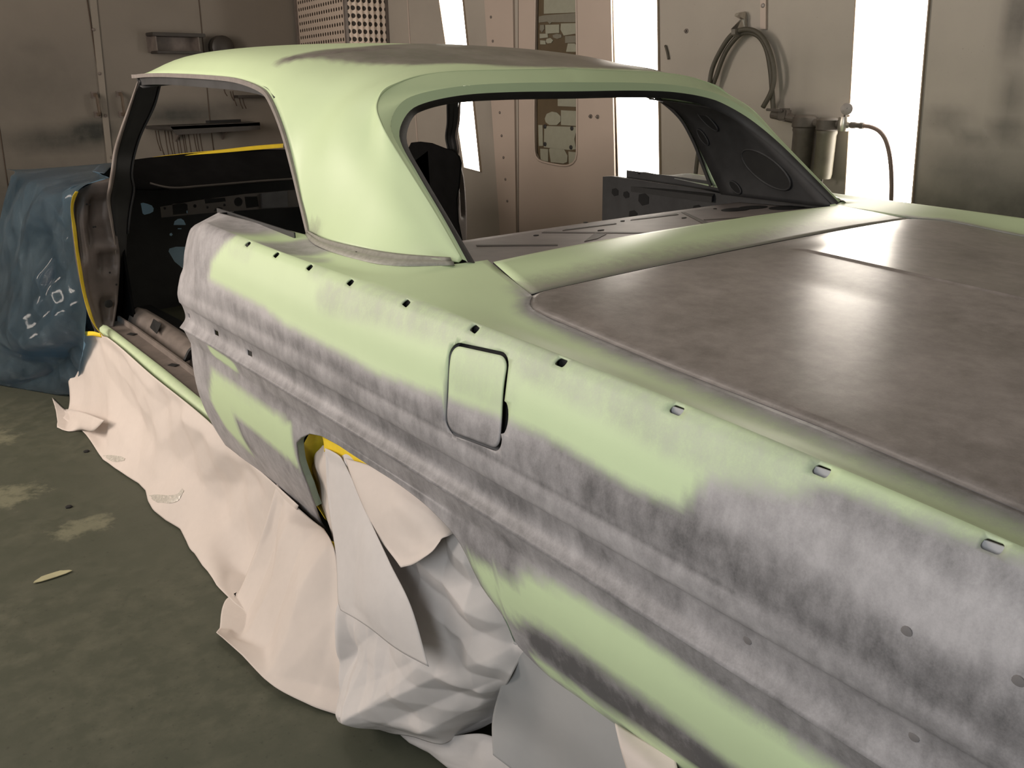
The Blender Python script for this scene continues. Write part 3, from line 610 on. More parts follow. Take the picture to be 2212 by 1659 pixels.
def cut_grid(rows, loops, j0):
    """rows of section points; opens each loop (y, z) in the skin by re-triangulating the cells round it"""
    nr, nc = len(rows), len(rows[0]); dead = set(); V = [p for r in rows for p in r]; extra = []
    blk = []
    for lp_ in loops:
        ya, yb = min(p[0] for p in lp_)-.003, max(p[0] for p in lp_)+.003; za_, zb2 = min(p[1] for p in lp_)-.002, max(p[1] for p in lp_)+.002
        i0 = max(i for i in range(nr) if rows[i][j0].y > yb); i1 = min(i for i in range(nr) if rows[i][j0].y < ya)
        ja = max([j0]+[j for j in range(j0, nc) if all(rows[i][j].z > zb2 for i in range(i0, i1+1))]); jb = min([nc-1]+[j for j in range(ja+1, nc) if all(rows[i][j].z < za_ for i in range(i0, i1+1))])
        blk.append([i0, i1, ja, jb, [lp_]])
    done = False
    while not done:
        done = True
        for a1 in range(len(blk)):
            for b1 in range(a1+1, len(blk)):
                A1, B1 = blk[a1], blk[b1]
                if A1[0] < B1[1] and B1[0] < A1[1] and A1[2] < B1[3] and B1[2] < A1[3]:
                    blk[a1] = [min(A1[0], B1[0]), max(A1[1], B1[1]), min(A1[2], B1[2]), max(A1[3], B1[3]), A1[4]+B1[4]]; del blk[b1]; done = False; break
            if not done: break
    for i0, i1, ja, jb, lps in blk:
        idx = [(i, j) for i in range(i0, i1+1) for j in range(ja, jb+1)]; loc = {q: k for k, q in enumerate(idx)}
        p2 = [Vector((V[i*nc+j].y, V[i*nc+j].z)) for i, j in idx]; n0 = len(p2); ed = []
        for lp_ in lps:
            m0 = len(p2); p2 += [Vector(p) for p in lp_]; ed += [(m0+k, m0+(k+1) % len(lp_)) for k in range(len(lp_))]
        bd = [(i0, j) for j in range(ja, jb)]+[(i, jb) for i in range(i0, i1)]+[(i1, j) for j in range(jb, ja, -1)]+[(i, ja) for i in range(i1, i0, -1)]
        ed += [(loc[bd[k]], loc[bd[(k+1) % len(bd)]]) for k in range(len(bd))]; bp = [tuple(p2[loc[q]]) for q in bd]
        ov, oe, of, ovi, _, _ = delaunay_2d_cdt(p2, ed, [], 0, 1e-7)
        mp = []
        for k, q in enumerate(ov):
            o_ = [w for w in ovi[k] if w < n0]
            if o_: i, j = idx[o_[0]]; mp.append(i*nc+j)
            else: V.append(Vector((xside(q[0], q[1]), q[0], q[1]))); mp.append(len(V)-1)
        for t in of:
            cy_ = sum(ov[k][0] for k in t)/3; cz_ = sum(ov[k][1] for k in t)/3
            if inpoly(bp, cy_, cz_) and not any(inpoly(l_, cy_, cz_) for l_ in lps): extra.append(tuple(mp[k] for k in t))
        for i in range(i0, i1):
            for j in range(ja, jb): dead.add((i, j))
    F = [(i*nc+j, i*nc+j+1, (i+1)*nc+j+1, (i+1)*nc+j) for i in range(nr-1) for j in range(nc-1) if (i, j) not in dead]
    return V, F+extra
bpy.data.objects.remove(qp)
rows_ = side_rows(1)
V_, F_ = cut_grid(rows_, loops, 15)
F_ = [t if (V_[t[1]]-V_[t[0]]).cross(V_[t[2]]-V_[t[0]]).x < 0 or max(V_[k].z for k in t) > .90 and len(t) == 4 else t[::-1] for t in F_] if False else F_
qp = obj('quarter_panel', V_, F_, None, car, paint=paint_side, mats=[M_side, M_dark])
bm = bmesh.new(); bm.from_mesh(qp.data); bmesh.ops.recalc_face_normals(bm, faces=bm.faces[:])
if sum(f.normal.x*f.calc_area() for f in bm.faces) > 0: bmesh.ops.reverse_faces(bm, faces=bm.faces[:])
bm.to_mesh(qp.data); bm.free()
s_ = qp.modifiers.new('s', 'SOLIDIFY'); s_.thickness = .003; s_.offset = -1; s_.material_offset = 1
qr = side_mesh('quarter_panel', -1, lambda co: (paint_top(co)[0]*.9 if (co.z > .8 and abs(co.x) < .949) else .0, .5), [M_side, M_dark])
# fuel door: a patch of the same skin, set into its well
def patch(name, poly, off, mat, paint=None, parent=None):
    cy = sum(p[0] for p in poly)/len(poly); cz = sum(p[1] for p in poly)/len(poly); rings = 16; rows = []
    poly = [(p.x, p.y) for p in lin([(q[0], q[1], 0) for q in poly+[poly[0]]], 121)][:-1]
    for k in range(rings+1):
        s = .1+.9*k/rings; rows.append([Vector((xside(cy+(y-cy)*s, cz+(z-cz)*s)-off, cy+(y-cy)*s, cz+(z-cz)*s)) for y, z in poly])
    o = grid(name, [r+[r[0]] for r in rows], mat, parent, paint=paint, thick=.0025, offset=-1, out=(-1, 0, 0))
    bm = bmesh.new(); bm.from_mesh(o.data); bmesh.ops.remove_doubles(bm, verts=bm.verts[:], dist=.00004)
    be = [e for e in bm.edges if e.is_boundary and math.hypot(e.verts[0].co.y-cy, e.verts[0].co.z-cz) < .03]; bmesh.ops.holes_fill(bm, edges=be); bmesh.ops.recalc_face_normals(bm, faces=bm.faces[:])
    if sum(f.normal.x for f in bm.faces) > 0: bmesh.ops.reverse_faces(bm, faces=bm.faces[:])
    for f in bm.faces: f.smooth = True
    bm.to_mesh(o.data); bm.free(); return o
fdr = rrect(fy, fz, FC['hy']-.0058, FC['hz']-.0058, FC['r']-.004, rot=math.radians(-4))
fd = patch('fuel_door', fdr, -.0006, M_side, paint_side, car)
wl = [[Vector((xside(y, z)-off, y, z)) for y, z in loops[0]+[loops[0][0]]] for off in (-.0015, -.009, -.016)]
grid('fuel_door_recess', wl, plain('fuel_recess_grey', (.27, .27, .28), .5, var=.15), fd, smooth=False)
grid('recess_floor', [[Vector((xside(fy+(y-fy)*s, fz+(z-fz)*s)+.015, fy+(y-fy)*s, fz+(z-fz)*s)) for y, z in loops[0]+[loops[0][0]]] for s in (.02, .5, 1)], M_black, fd)
M_clip = plain('grey_clip_backing', (.42, .42, .43), .5, var=.1)
for k, (y, z) in enumerate(HO):
    xb = xside(y, z-.004)+(.0075 if k > 6 else .013)
    prism('slot_backing', [(xb, y+a, z+b2) for a, b2 in ((-.017, -.014), (.017, -.014), (.017, .0015), (-.017, .0015))], (1, 0, 0), .002, M_clip if k > 6 else M_black, qp)  # front slots get an added black plate so the openings read dark
# small dimples of the rear trim studs
for y, z in [(-1.0684,.7708),(-1.1748,.7717),(-.8782,.6545),(-1.0886,.6471)]:
    lathe('stud_weld', [(.0065, 0), (.006, .0012), (.003, .0018), (.0005, .0018)], (xside(y, z)+.0008, y, z), (-1, 0, 0), M_gap, qp, 14)
# wheel arch flange
ap = [p for p in a_ if -.45 < p[0] < .43]; sub = lin([(0, p[0], p[1]) for p in ap], 90)
def arch_strip(name, x_in, x_out, mat, par, sx=1, grow=.0):
    r = []
    for q in (x_in, (x_in+x_out)/2, x_out):
        row = []
        for p in sub:
            xx = max(xlow(p.z), -.985); k = q/x_out*grow if x_out else 0
            row.append(Vector((sx*(xx+q), p.y + (0 if p.y < .2 else k), p.z + (k*.5 if p.z > .4 else 0))))
        r.append(row)
    return grid(name, r, mat, par)
for sx, q_ in ((1, qp), (-1, qr)): arch_strip('arch_flange', .0005, .022, M_flange, q_, sx, .006)
# inner fender well behind the arch, closed and dark
for sx, q_ in ((1, qp), (-1, qr)):
    rows = []
    for k in range(13):
        a = math.pi*k/12; rows.append([Vector((sx*x, .03+.47*math.cos(a), .33+.40*math.sin(a))) for x in (-.875, -.80, -.60)])
    grid('wheel_house', rows, M_dark, q_)
    prism('wheel_house_inner', [(-sx*-.60*-1, .03+.47*math.cos(math.pi*k/12), .33+.40*math.sin(math.pi*k/12)) for k in range(13)], (sx*.01, 0, 0), .01, M_dark, q_)
# ---- rear end (outside the view, closes the shell)
rows = [[Vector((p.x*s, -1.5+.0, p.z)) for p in section(-1.499)[15:]] for s in (1, .6, .2, -.2, -.6, -1)]
grid('tail_panel', rows, M_side, car, paint=lambda co: (1, .5), thick=.003)
# ---- deck lid
zctr = lambda y: .938-.039*((-y-.2)/.6) if y < -.2 else .938
def deck_z(x, y):
    xg = abs(float(np.interp(y, EY, EX))); ze = float(np.interp(y, EY, EZ)); u = min(1, abs(x)/xg)
    fade = sm(-.215, -.32, y)
    return ze+(zctr(y)-ze)*(1-u**2) + fade*(.010*max(0, 1-abs(x)/.22)+.003*max(0, 1-abs(x)/.009)) - .0015*sm(.93, 1, u)
dy = [-.189-.0,-.1895,-.195,-.203,-.213,-.228,-.243,-.26,-.285,-.31]+[-.31-.035*i for i in range(1, 34)]
dx_ = [.700, .712, .735, .752, .765, .778, .789, .794, .797, .797]
def dxg(i, y): return dx_[i] if i < len(dx_) else abs(float(np.interp(y, EY, EX)))-.0055
def paint_deck(co):
    x, y = co.x, co.y; t = .42
    t -= .35*(math.exp(-((x+.62)**2+(y+.26)**2)/.004)+math.exp(-((x+.55)**2+(y+.20)**2)/.002)+math.exp(-((x+.70)**2+(y+.27)**2)/.002))
    t += .10*math.sin(x*9+y*3)*math.cos(y*5-x*2)
    return (1, t)
DU = sorted([s_*q for q in [.003, .007, .012, .02, .04, .08, .13, .18, .23]+[.27+.73*k/22 for k in range(23)] for s_ in (1, -1)]+[0])
rows = []
for i, y in enumerate(dy):
    w = dxg(i, y); rows.append([Vector((w*u, y, deck_z(w*u, y))) for u in DU])
grid('trunk_lid', rows, None, car, paint=paint_deck, out=(0, 0, 1), thick=.012, mats=[M_deck, M_gap], rim=1)
gut = [[Vector((w_*s, y, deck_z(w_*s*.99, y)-.020)) for s in (-1, -.5, 0, .5, 1)] for y, w_ in ((-.17, .74), (-.19, .76), (-.23, .80), (-.26, .82), (-.31, .83), (-.8, .85), (-1.49, .865))]
grid('trunk_gutter', gut, M_dark, car)
# ---- panel between rear window and deck lid
def paint_tulip(co):
    g = sm(-.07, -.185, co.y)*.9; g = max(g, .8*sm(.25, .6, co.x)*sm(.0, -.13, co.y)); return (g, .55)
rows = []
for j in range(13):
    s = j/12; row = []
    for i in range(49):
        u = -1+2*i/48; a = abs(u)
        xf, yf, zf = .66*u/1, .045-.040*(a**3), .956; xr = .70+.0*a
        f_ = Vector((.668*u, yf, zf)); r_ = Vector((.7325*u, -.1835, deck_z(.735*u, -.19)))
        p = f_.lerp(r_, s); p.z += .010*math.sin(math.pi*s)*sm(0, .45, 1-a)-.001*a; row.append(p)
    rows.append(row)
grid('deck_filler_panel', rows, None, car, paint=paint_tulip, out=(0, 0, 1), thick=.003, mats=[M_deckg if False else M_roof, M_dark])
# ---- roof and sail panels: sections from the centre line out to the drip rail
SEC = [ # I centre/inner edge, M1, M2, M3, O drip rail / base
 [(0,2.03,1.375), (-.30,2.02,1.374), (-.50,1.99,1.366), (-.64,1.965,1.354), (-.70,1.95,1.338)],
 [(0,1.93,1.408), (-.30,1.92,1.406), (-.52,1.89,1.398), (-.655,1.85,1.376), (-.702,1.83,1.340)],
 [(0,1.75,1.432), (-.30,1.74,1.430), (-.54,1.69,1.416), (-.665,1.65,1.388), (-.703,1.627,1.338)],
 [(0,1.38,1.438), (-.30,1.36,1.434), (-.56,1.30,1.414), (-.68,1.23,1.380), (-.71,1.201,1.325)],
 [(0,1.10,1.430), (-.30,1.09,1.424), (-.56,1.07,1.398), (-.69,1.045,1.362), (-.718,1.036,1.314)],
 [(0,.92,1.418), (-.29,.92,1.411), (-.57,.90,1.384), (-.70,.89,1.342), (-.73,.885,1.291)],
 [(0,.76,1.396), (-.28,.77,1.391), (-.57,.80,1.364), (-.703,.81,1.32), (-.745,.812,1.266)],
 [(0,.62,1.368), (-.28,.65,1.367), (-.57,.69,1.345), (-.73,.72,1.272), (-.768,.709,1.194)],
 [(0,.50,1.345), (-.28,.558,1.356), (-.58,.60,1.332), (-.75,.64,1.21), (-.78,.647,1.11)],
 [(-.42,.492,1.335), (-.59,.515,1.325), (-.72,.53,1.255), (-.776,.57,1.12), (-.786,.607,1.034)],
 [(-.60,.462,1.305), (-.70,.44,1.235), (-.757,.44,1.15), (-.786,.50,1.04), (-.792,.569,.962)],
 [(-.665,.43,1.268), (-.72,.385,1.18), (-.76,.36,1.11), (-.80,.37,1.02), (-.83,.40,.965)],
 [(-.70,.36,1.222), (-.73,.31,1.145), (-.765,.28,1.08), (-.80,.27,1.01), (-.828,.26,.965)],
 [(-.705,.26,1.140), (-.735,.22,1.08), (-.762,.19,1.04), (-.785,.17,1.0), (-.808,.14,.965)],
 [(-.712,.14,1.045), (-.73,.12,1.02), (-.742,.11,1.0), (-.755,.095,.98), (-.77,.075,.965)],
 [(-.722,.04,.963), (-.724,.04,.962), (-.726,.04,.961), (-.728,.04,.960), (-.73,.04,.959)]]
cols5 = [cr([s[k] for s in SEC], 110) for k in range(5)]
cols5 = []
for k in range(5):
    out = []
    P = [Vector(s[k]) for s in SEC]
    for i in range(len(P)-1):
        p0 = P[max(i-1, 0)]; p3 = P[min(i+2, len(P)-1)]
        for q in range(9):
            t = q/9; m0 = (P[i+1]-p0)*.5; m1 = (p3-P[i])*.5
            out.append(P[i]*(2*t**3-3*t*t+1)+m0*(t**3-2*t*t+t)+P[i+1]*(-2*t**3+3*t*t)+m1*(t**3-t*t))
    out.append(P[-1])
    if k in (1, 2, 3):
        for _ in range(20):
            out = [out[0]]+[(out[i-1]+out[i]*2+out[i+1])/4 for i in range(1, len(out)-1)]+[out[-1]]
    if k == 0:
        for i, p in enumerate(out): p.x = 0 if i <= 72 else min(p.x, -.002)
    cols5.append(out)
RS = [cr([cols5[k][i] for k in range(5)], 29) for i in range(len(cols5[0]))]
for _ in range(12):
    RS = [RS[i] if i in (0, len(RS)-1) else [RS[i][0]]+[(RS[i-1][j]+RS[i+1][j]+RS[i][j-1]+RS[i][j+1]+RS[i][j]*2)/6 for j in range(1, 28)]+[RS[i][28]] for i in range(len(RS))]
RP = [  # guide coat left on the roof: (x, y) lines with half widths
]
def paint_roof(co):
    x, y, z = co.x, co.y, co.z; g = 0; t = .45
    for hw, sf, v, l in ROOFL:
        g = max(g, v*(1-sm(hw, hw+sf, dline(l, x, y))))
    w_ = sm(-.028, .014, sdpoly(ROOFP, x, y)); g = max(g, .93*w_); t -= .16*w_+.1*w_*math.sin(x*14+y*9)
    if z < 1.0 and x < 0: g = max(g, .55*(1-sm(.01, .08, math.hypot(y-.53, z-.955))))
    return (g, t)
ROOFL = [(.10, .12, .9, [(.1,1.1),(.5,1.0)]), (.018, .03, 1, [(-.622,.935),(-.598,.93),(-.57,.90),(-.50,.90),(-.42,.88),(-.30,.88)])]
ROOFP = [(-.634,.928),(-.599,.953),(-.578,.952),(-.498,.965),(-.393,.95),(-.26,.99),(-.17,1.02),(0,1.3),(.62,1.3),(.64,.55),(.33,.52),(.19,.515),(-.04,.52),(-.2,.53),(-.305,.58),(-.446,.60),(-.50,.68),(-.535,.76),(-.57,.86),(-.61,.905)]
full = [[Vector((-p.x, p.y, p.z)) for p in r[::-1]]+r[1:] if abs(r[0].x) < 1e-6 else None for r in RS]
nm_ = sum(1 for r in full if r); 
rv, rf = [], []
A_ = [r for r in full if r]; v, f = gridmesh(A_); rv += v; rf += f
for sx in (1, -1):
    B_ = [[Vector((p.x*sx, p.y, p.z)) for p in r] for r in RS[nm_-1:]]
    v, f = gridmesh(B_); o_ = len(rv); rv += v; rf += [tuple(i+o_ for i in (t if sx > 0 else t[::-1])) for t in f]
roof = obj('roof', rv, rf, None, car, paint=paint_roof, mats=[M_roof, M_dark])
bm = bmesh.new(); bm.from_mesh(roof.data); bmesh.ops.remove_doubles(bm, verts=bm.verts[:], dist=.0006); bmesh.ops.recalc_face_normals(bm, faces=bm.faces[:])
if sum(fc.normal.z for fc in bm.faces) < 0: bmesh.ops.reverse_faces(bm, faces=bm.faces[:])
bm.to_mesh(roof.data); bm.free()
s_ = roof.modifiers.new('s', 'SOLIDIFY'); s_.thickness = .004; s_.offset = -1
# rear window frame: recess step round the opening
Uc = [(-p.x, p.y+.001, p.z-.0005) for p in cols5[0][72:]]
Vc = [(0,.458,1.308), (.25,.457,1.306), (.42,.45,1.298), (.57,.428,1.277), (.638,.395,1.247), (.682,.345,1.205), (.695,.25,1.13), (.705,.135,1.04), (.716,.038,.96)]
Wc = [(0,.452,1.284), (.25,.450,1.284), (.42,.442,1.277), (.56,.418,1.256), (.622,.385,1.228), (.668,.335,1.188), (.688,.242,1.122), (.700,.13,1.035), (.712,.034,.957)]
Ic = [(0,.47,1.268), (.25,.468,1.268), (.42,.458,1.262), (.545,.43,1.242), (.602,.392,1.216), (.646,.338,1.176), (.670,.24,1.112), (.684,.13,1.03), (.695,.030,.952)]
def both(c, n=60, raw=False):
    h = [Vector(q) for q in c] if raw else cr(c, n); return [Vector((-p.x, p.y, p.z)) for p in h[::-1]]+h[1:]
fr = car
grid('rear_window_frame', [both(Uc, raw=True), both(Vc, len(Uc))], None, car, smooth=True, paint=lambda co: (.1*sm(.2, .6, co.x), .5), mats=[M_roof])
rw = grid('rear_window_channel', [both(Vc), both(Wc)], None, car, smooth=True, paint=lambda co: (0, .4), mats=[primer('primer_recess_shaded', green=(.47, .60, .38))])  # green darkened here to paint in the shade of the recess
grid('rear_window_pinch_weld', [both(Wc), both(Ic), [p+Vector((0, .012, -.004)) for p in both(Ic)]], M_inner, car)
# drip rail following the roof edge down to the belt
G = [s[4] for s in SEC[:11]]
for sx in (1, -1):
    gp = [(x*sx, y, z) for x, y, z in [(-.70,1.985,1.338)]+G]
    tube('drip_rail', gp, .5, M_trimgrey, car, n=110, sec=[(-.012, -.009), (.012, -.009), (.012, .006), (-.012, .006)], up=(1, 0, 0))
    gi = [(p[0]+sx*.018, p[1]-.004*(1 if p[1] < 1 else 0), p[2]-.017*(.2+.8*sm(.85, 1.15, p[1]))) for p in gp[1:]]
    tube('roof_side_rail', gi[:7], .5, M_inner, car, n=90, sec=[(-.026, -.022), (.026, -.022), (.026, .02), (-.026, .02)], up=(1, 0, 0))
    tube('window_seal_channel', [(p[0]+sx*(.012 if p[1] > .85 else .013), p[1]-.001, p[2]-.010*sm(.75, 1., p[1])-.002) for p in gp[1:]], .5, M_dark, car, n=110, sec=[(-.0105, -.008), (.0105, -.008), (.0105, .006), (-.0105, .006)], up=(1, 0, 0))
    # belt moulding channel below the sail panel
    bu = cr([(sx*x, y, z) for x, y, z in [(-.793,.568,.963),(-.83,.42,.966),(-.830,.27,.966),(-.81,.145,.966),(-.742,.052,.962)]], 40)
    bl = cr([(sx*x, y, z) for x, y, z in [(-.797,.575,.955),(-.848,.42,.955),(-.862,.25,.953),(-.842,.115,.953),(-.748,.030,.954)]], 40)
    mid = [a.lerp(b2, .5)+Vector((0, 0, .002)) for a, b2 in zip(bu, bl)]
    bmg = grid('belt_channel', [[a+Vector((0, 0, .004)) for a in bu], [a.lerp(b2, .15)+Vector((0, 0, .0035)) for a, b2 in zip(bu, bl)], [a.lerp(b2, .3)-Vector((0, 0, .001)) for a, b2 in zip(bu, bl)], mid, [a.lerp(b2, .72)+Vector((0, 0, .003)) for a, b2 in zip(bu, bl)], bl], M_belt, car, thick=.002)
    for k in (4, 22): lathe('clip_hole', [(.0045, 0), (.001, .0006)], mid[k]+Vector((0, 0, .001)), (sx*-.5, 0, 1), M_black, bmg, 10)
# header above the windshield
grid('windshield_header', [[Vector((x, 2.03-.08*(abs(x)/.70)**2+d[0], 1.375-.037*(abs(x)/.70)**2+d[1])) for x in [-.698+1.396*i/20 for i in range(21)]] for d in ((0, 0), (.005, -.03), (-.05, -.04))], M_inner, car, thick=.004)
# ---- windshield pillars (dog-leg), running on down as the pillar flange to the sill
PL, PR = ([(-.7,1.9282,1.3207),(-.72,1.9848,1.2401),(-.75,2.0419,1.1407),(-.765,2.0825,1.0743),(-.78,2.09,1.0117),(-.785,2.128,.9555),(-.79,2.1674,.8978),(-.785,2.1867,.8114),(-.78,2.2049,.7013),(-.78,2.2487,.5844),(-.785,2.3048,.4809),(-.8,2.3563,.396),(-.8,2.3744,.3209)],[(-.6103,1.9732,1.3209),(-.625,2.0298,1.2378),(-.6685,2.0869,1.1361),(-.6895,2.1275,1.0598),(-.7068,2.135,.9923),(-.6951,2.173,.9281),(-.705,2.2124,.8546),(-.718,2.2317,.7818),(-.7307,2.2499,.6894),(-.7373,2.2937,.5714),(-.7367,2.3498,.4653),(-.7333,2.4013,.3757),(-.7216,2.4194,.2968)])
for sx in (1, -1):
    a_l = cr([(p[0]*sx, p[1], p[2]) for p in PL], 70); a_r = cr([(p[0]*sx, p[1], p[2]) for p in PR], 70)
    if sx < 0: a_l = [p+Vector((.018, 0, 0)) for p in a_l]; a_r = [a.lerp(b2, .5)+Vector((.009, 0, 0)) for a, b2 in zip(a_l, a_r)]
    ap_ = grid('windshield_pillar', [a_l, [a.lerp(b2, .12)+Vector((0, -.010, 0)) for a, b2 in zip(a_l, a_r)], [a.lerp(b2, .35)+Vector((0, .006, 0)) for a, b2 in zip(a_l, a_r)], [a.lerp(b2, .85)+Vector((0, -.004, 0)) for a, b2 in zip(a_l, a_r)], a_r], M_dark, car, thick=.022, out=(0, -1, 0))
    tube('pillar_edge', [p+Vector((-sx*.004, -.004, 0)) for p in a_l], lambda t: .003+.005*math.sin(min(1, t*1.6)*3.1), M_brown, ap_, raw=True, seg=8)
    tube('pillar_inner_edge', [p+Vector((sx*.002, -.003, 0)) for p in a_r[:40]], .004, M_inner, ap_, raw=True, seg=6)
# ---- front hinge pillar, cowl side
for sx in (1, -1):
    def H(x, y, z): return Vector((x*sx, y, z))
    HO_ = [(-.7685,2.19,.9754),(-.8425,2.19,.9583),(-.8918,2.19,.9348),(-.9103,2.19,.9091),(-.923,2.19,.8591),(-.9288,2.19,.7908),(-.9336,2.19,.6863),(-.9328,2.19,.6061),(-.9292,2.19,.5424),(-.9221,2.19,.468),(-.9084,2.19,.4005),(-.8952,2.19,.3736)][::-1]
    HI_ = [(-.7538,2.19,.983),(-.7571,2.19,.914),(-.7765,2.19,.8279),(-.774,2.19,.7025),(-.7895,2.19,.595),(-.8095,2.19,.5053),(-.8366,2.19,.4159),(-.846,2.19,.3511)][::-1]
    rows = []
    for k in range(40):
        z = .365+(HO_[-1][2]-.365)*k/39; xo = float(np.interp(z, [p[2] for p in HO_], [p[0] for p in HO_])); xi = float(np.interp(z, [p[2] for p in HI_], [p[0] for p in HI_])); row = []
        for j in range(17):
            u = j/16; x = xo+(xi-xo)*u
            dep = 0
            for zc_, hw, u0, u1, dd in ((.86, .035, .35, .8, .018), (.775, .04, .30, .85, .016), (.66, .03, .45, .9, .014), (.47, .04, .4, .85, .016)):
                dep = max(dep, dd*(1-sm(hw, hw+.02, abs(z-zc_)))*sm(u0, u0+.15, u)*(1-sm(u1, u1+.12, u)))
            dep = max(dep, .015*(1-sm(.03, .07, abs(u-.16)))*(1-sm(.1, .13, abs(z-.79))))
            row.append(H(x, 2.19+dep*1.5+.012*(1-u), z))
        rows.append(row)
    hp = grid('hinge_pillar', rows, plain('hinge_pillar_grey', (.085, .068, .06), .5, var=.55, scale=16), car, flip=(sx < 0), thick=.004)
    prism('cowl_side', [H(-.74, 2.22, .36), H(-.74, 2.95, .36), H(-.74, 2.95, .90), H(-.74, 2.40, .93), H(-.74, 2.25, .95 if sx > 0 else 1.0)], (sx*-1, 0, 0), .01, M_dashtop, hp)
    if sx < 0: prism('cowl_corner', [(p[0], p[1], p[2]) for p in [(.74,2.4195,1.0052),(.74,2.3925,1.0332),(.74,2.3229,1.0406),(.74,2.2243,1.0381),(.74,2.1184,1.0192),(.74,2.0448,1.0099),(.74,2.0022,.9868),(.74,1.9889,.958),(.74,2.0077,.8545),(.74,2.0289,.7878),(.74,2.0225,.6785),(.74,1.9833,.5494),(.74,2.2158,.5185),(.74,2.443,.704)]], (1, 0, 0), .01, M_dashtop, hp)
    for (z, u) in ((.886,.25), (.884,.31), (.80,.31), (.80,.35), (.62, .5), (.57, .6)):
        lathe('bolt_hole', [(.004, 0), (.001, .0008)], H(-.91+.16*u*1.1, 2.19, z), (0, -1, 0), M_black, hp, 8)
    lathe('access_hole', [(.016, 0), (.014, .001), (.001, .0012)], H(-.845, 2.186, .50), (0, -1, 0), M_black, hp, 18)
# ---- sills
for sx in (1, -1):
    def H(x, y, z): return Vector((x*sx, y, z))
    st = [2.26, 2.08, 1.6, 1.15, .93]; zo = [.405, .401, .376, .345, .335]
    yy = [2.27-(2.27-.93)*i/40 for i in range(41)]; Zt = lambda y: float(np.interp(y, st[::-1], zo[::-1]))
    out = [[H(-.875, y, Zt(y)-.09) for y in yy], [H(-.893, y, Zt(y)-.03) for y in yy], [H(-.89, y, Zt(y)+.004) for y in yy], [H(-.875, y, Zt(y)+.014) for y in yy], [H(-.862, y, Zt(y)+.010) for y in yy]]
    ro = grid('rocker_panel', out, None, car, paint=lambda co: (.15, .5), mats=[M_side])
    pl2 = [[H(-.862, y, Zt(y)+.010) for y in yy], [H(-.857, y, Zt(y)+.002) for y in yy], [H(-.80, y, Zt(y)+.002) for y in yy], [H(-.797, y, Zt(y)+.022) for y in yy], [H(-.790, y, Zt(y)+.022) for y in yy], [H(-.786, y, Zt(y)-.02) for y in yy]]
    sp_ = grid('sill_plate', pl2, M_brown, car, smooth=False)
    inn = [[H(x, y, Zt(y)+dz) for y in yy] for x, dz in ((-.786, -.02), (-.765, -.015), (-.745, .028), (-.715, .045), (-.68, .03), (-.655, -.03), (-.65, -.10))]
    rr_ = grid('inner_rocker', inn, M_brown, car)
    for y in (2.05, 1.62, 1.30):
        prism('sill_slot', [H(-.835, y, Zt(y)+.0035), H(-.815, y+.012, Zt(y)+.0035), H(-.80, y-.02, Zt(y)+.0035), H(-.822, y-.03, Zt(y)+.0035)], (0, 0, 1), .0008, M_black, sp_)
    prism('drain_slot', [H(-.765, 1.98, .43), H(-.735, 2.02, .45), H(-.735, 1.94, .445), H(-.765, 1.91, .42)], (0, 0, 1), .004, M_black, rr_)
    tube('wiring_bracket', [H(-.76, 1.62, .385), H(-.74, 1.58, .44), H(-.70, 1.50, .455), H(-.66, 1.46, .42)], .5, M_inner, rr_, n=24, sec=[(-.05, -.006), (.05, -.006), (.05, .008), (-.05, .008)], up=(0, 0, 1))
# ---- floor pan, firewall, dash
fp = grid('floor_pan', [[Vector((x, y, .27+.13*math.exp(-(x/.16)**2)+.008*math.sin(y*14)*math.sin(x*11))) for x in [-.66+1.32*i/30 for i in range(31)]] for y in [2.95-3.2*j/40 for j in range(41)]], M_olive, car)
# firewall with real openings that look out on the masking film
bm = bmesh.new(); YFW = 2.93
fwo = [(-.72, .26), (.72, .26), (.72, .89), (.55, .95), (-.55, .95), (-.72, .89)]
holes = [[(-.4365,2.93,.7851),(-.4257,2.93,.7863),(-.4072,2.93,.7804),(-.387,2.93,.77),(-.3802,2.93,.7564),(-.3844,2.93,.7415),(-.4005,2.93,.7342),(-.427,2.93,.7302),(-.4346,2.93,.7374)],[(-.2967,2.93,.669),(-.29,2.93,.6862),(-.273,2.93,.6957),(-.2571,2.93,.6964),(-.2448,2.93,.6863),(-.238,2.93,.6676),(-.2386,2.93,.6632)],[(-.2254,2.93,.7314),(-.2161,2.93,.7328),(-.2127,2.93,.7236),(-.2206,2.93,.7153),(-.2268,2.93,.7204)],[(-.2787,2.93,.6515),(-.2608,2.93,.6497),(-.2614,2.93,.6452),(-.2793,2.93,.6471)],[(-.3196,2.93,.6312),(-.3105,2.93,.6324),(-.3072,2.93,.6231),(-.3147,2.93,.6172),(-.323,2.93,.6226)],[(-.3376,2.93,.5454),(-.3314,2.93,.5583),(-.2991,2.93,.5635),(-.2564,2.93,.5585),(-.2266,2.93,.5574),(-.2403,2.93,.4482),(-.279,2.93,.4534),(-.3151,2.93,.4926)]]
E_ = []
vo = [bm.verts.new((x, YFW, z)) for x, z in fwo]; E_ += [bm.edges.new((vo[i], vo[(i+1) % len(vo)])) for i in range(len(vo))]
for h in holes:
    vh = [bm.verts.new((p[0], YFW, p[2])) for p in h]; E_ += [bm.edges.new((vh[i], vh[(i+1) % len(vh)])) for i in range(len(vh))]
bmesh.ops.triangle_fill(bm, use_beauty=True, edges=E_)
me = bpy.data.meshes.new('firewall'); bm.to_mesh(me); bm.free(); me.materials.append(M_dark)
fw = bpy.data.objects.new('firewall', me); COL.objects.link(fw); fw.parent = car
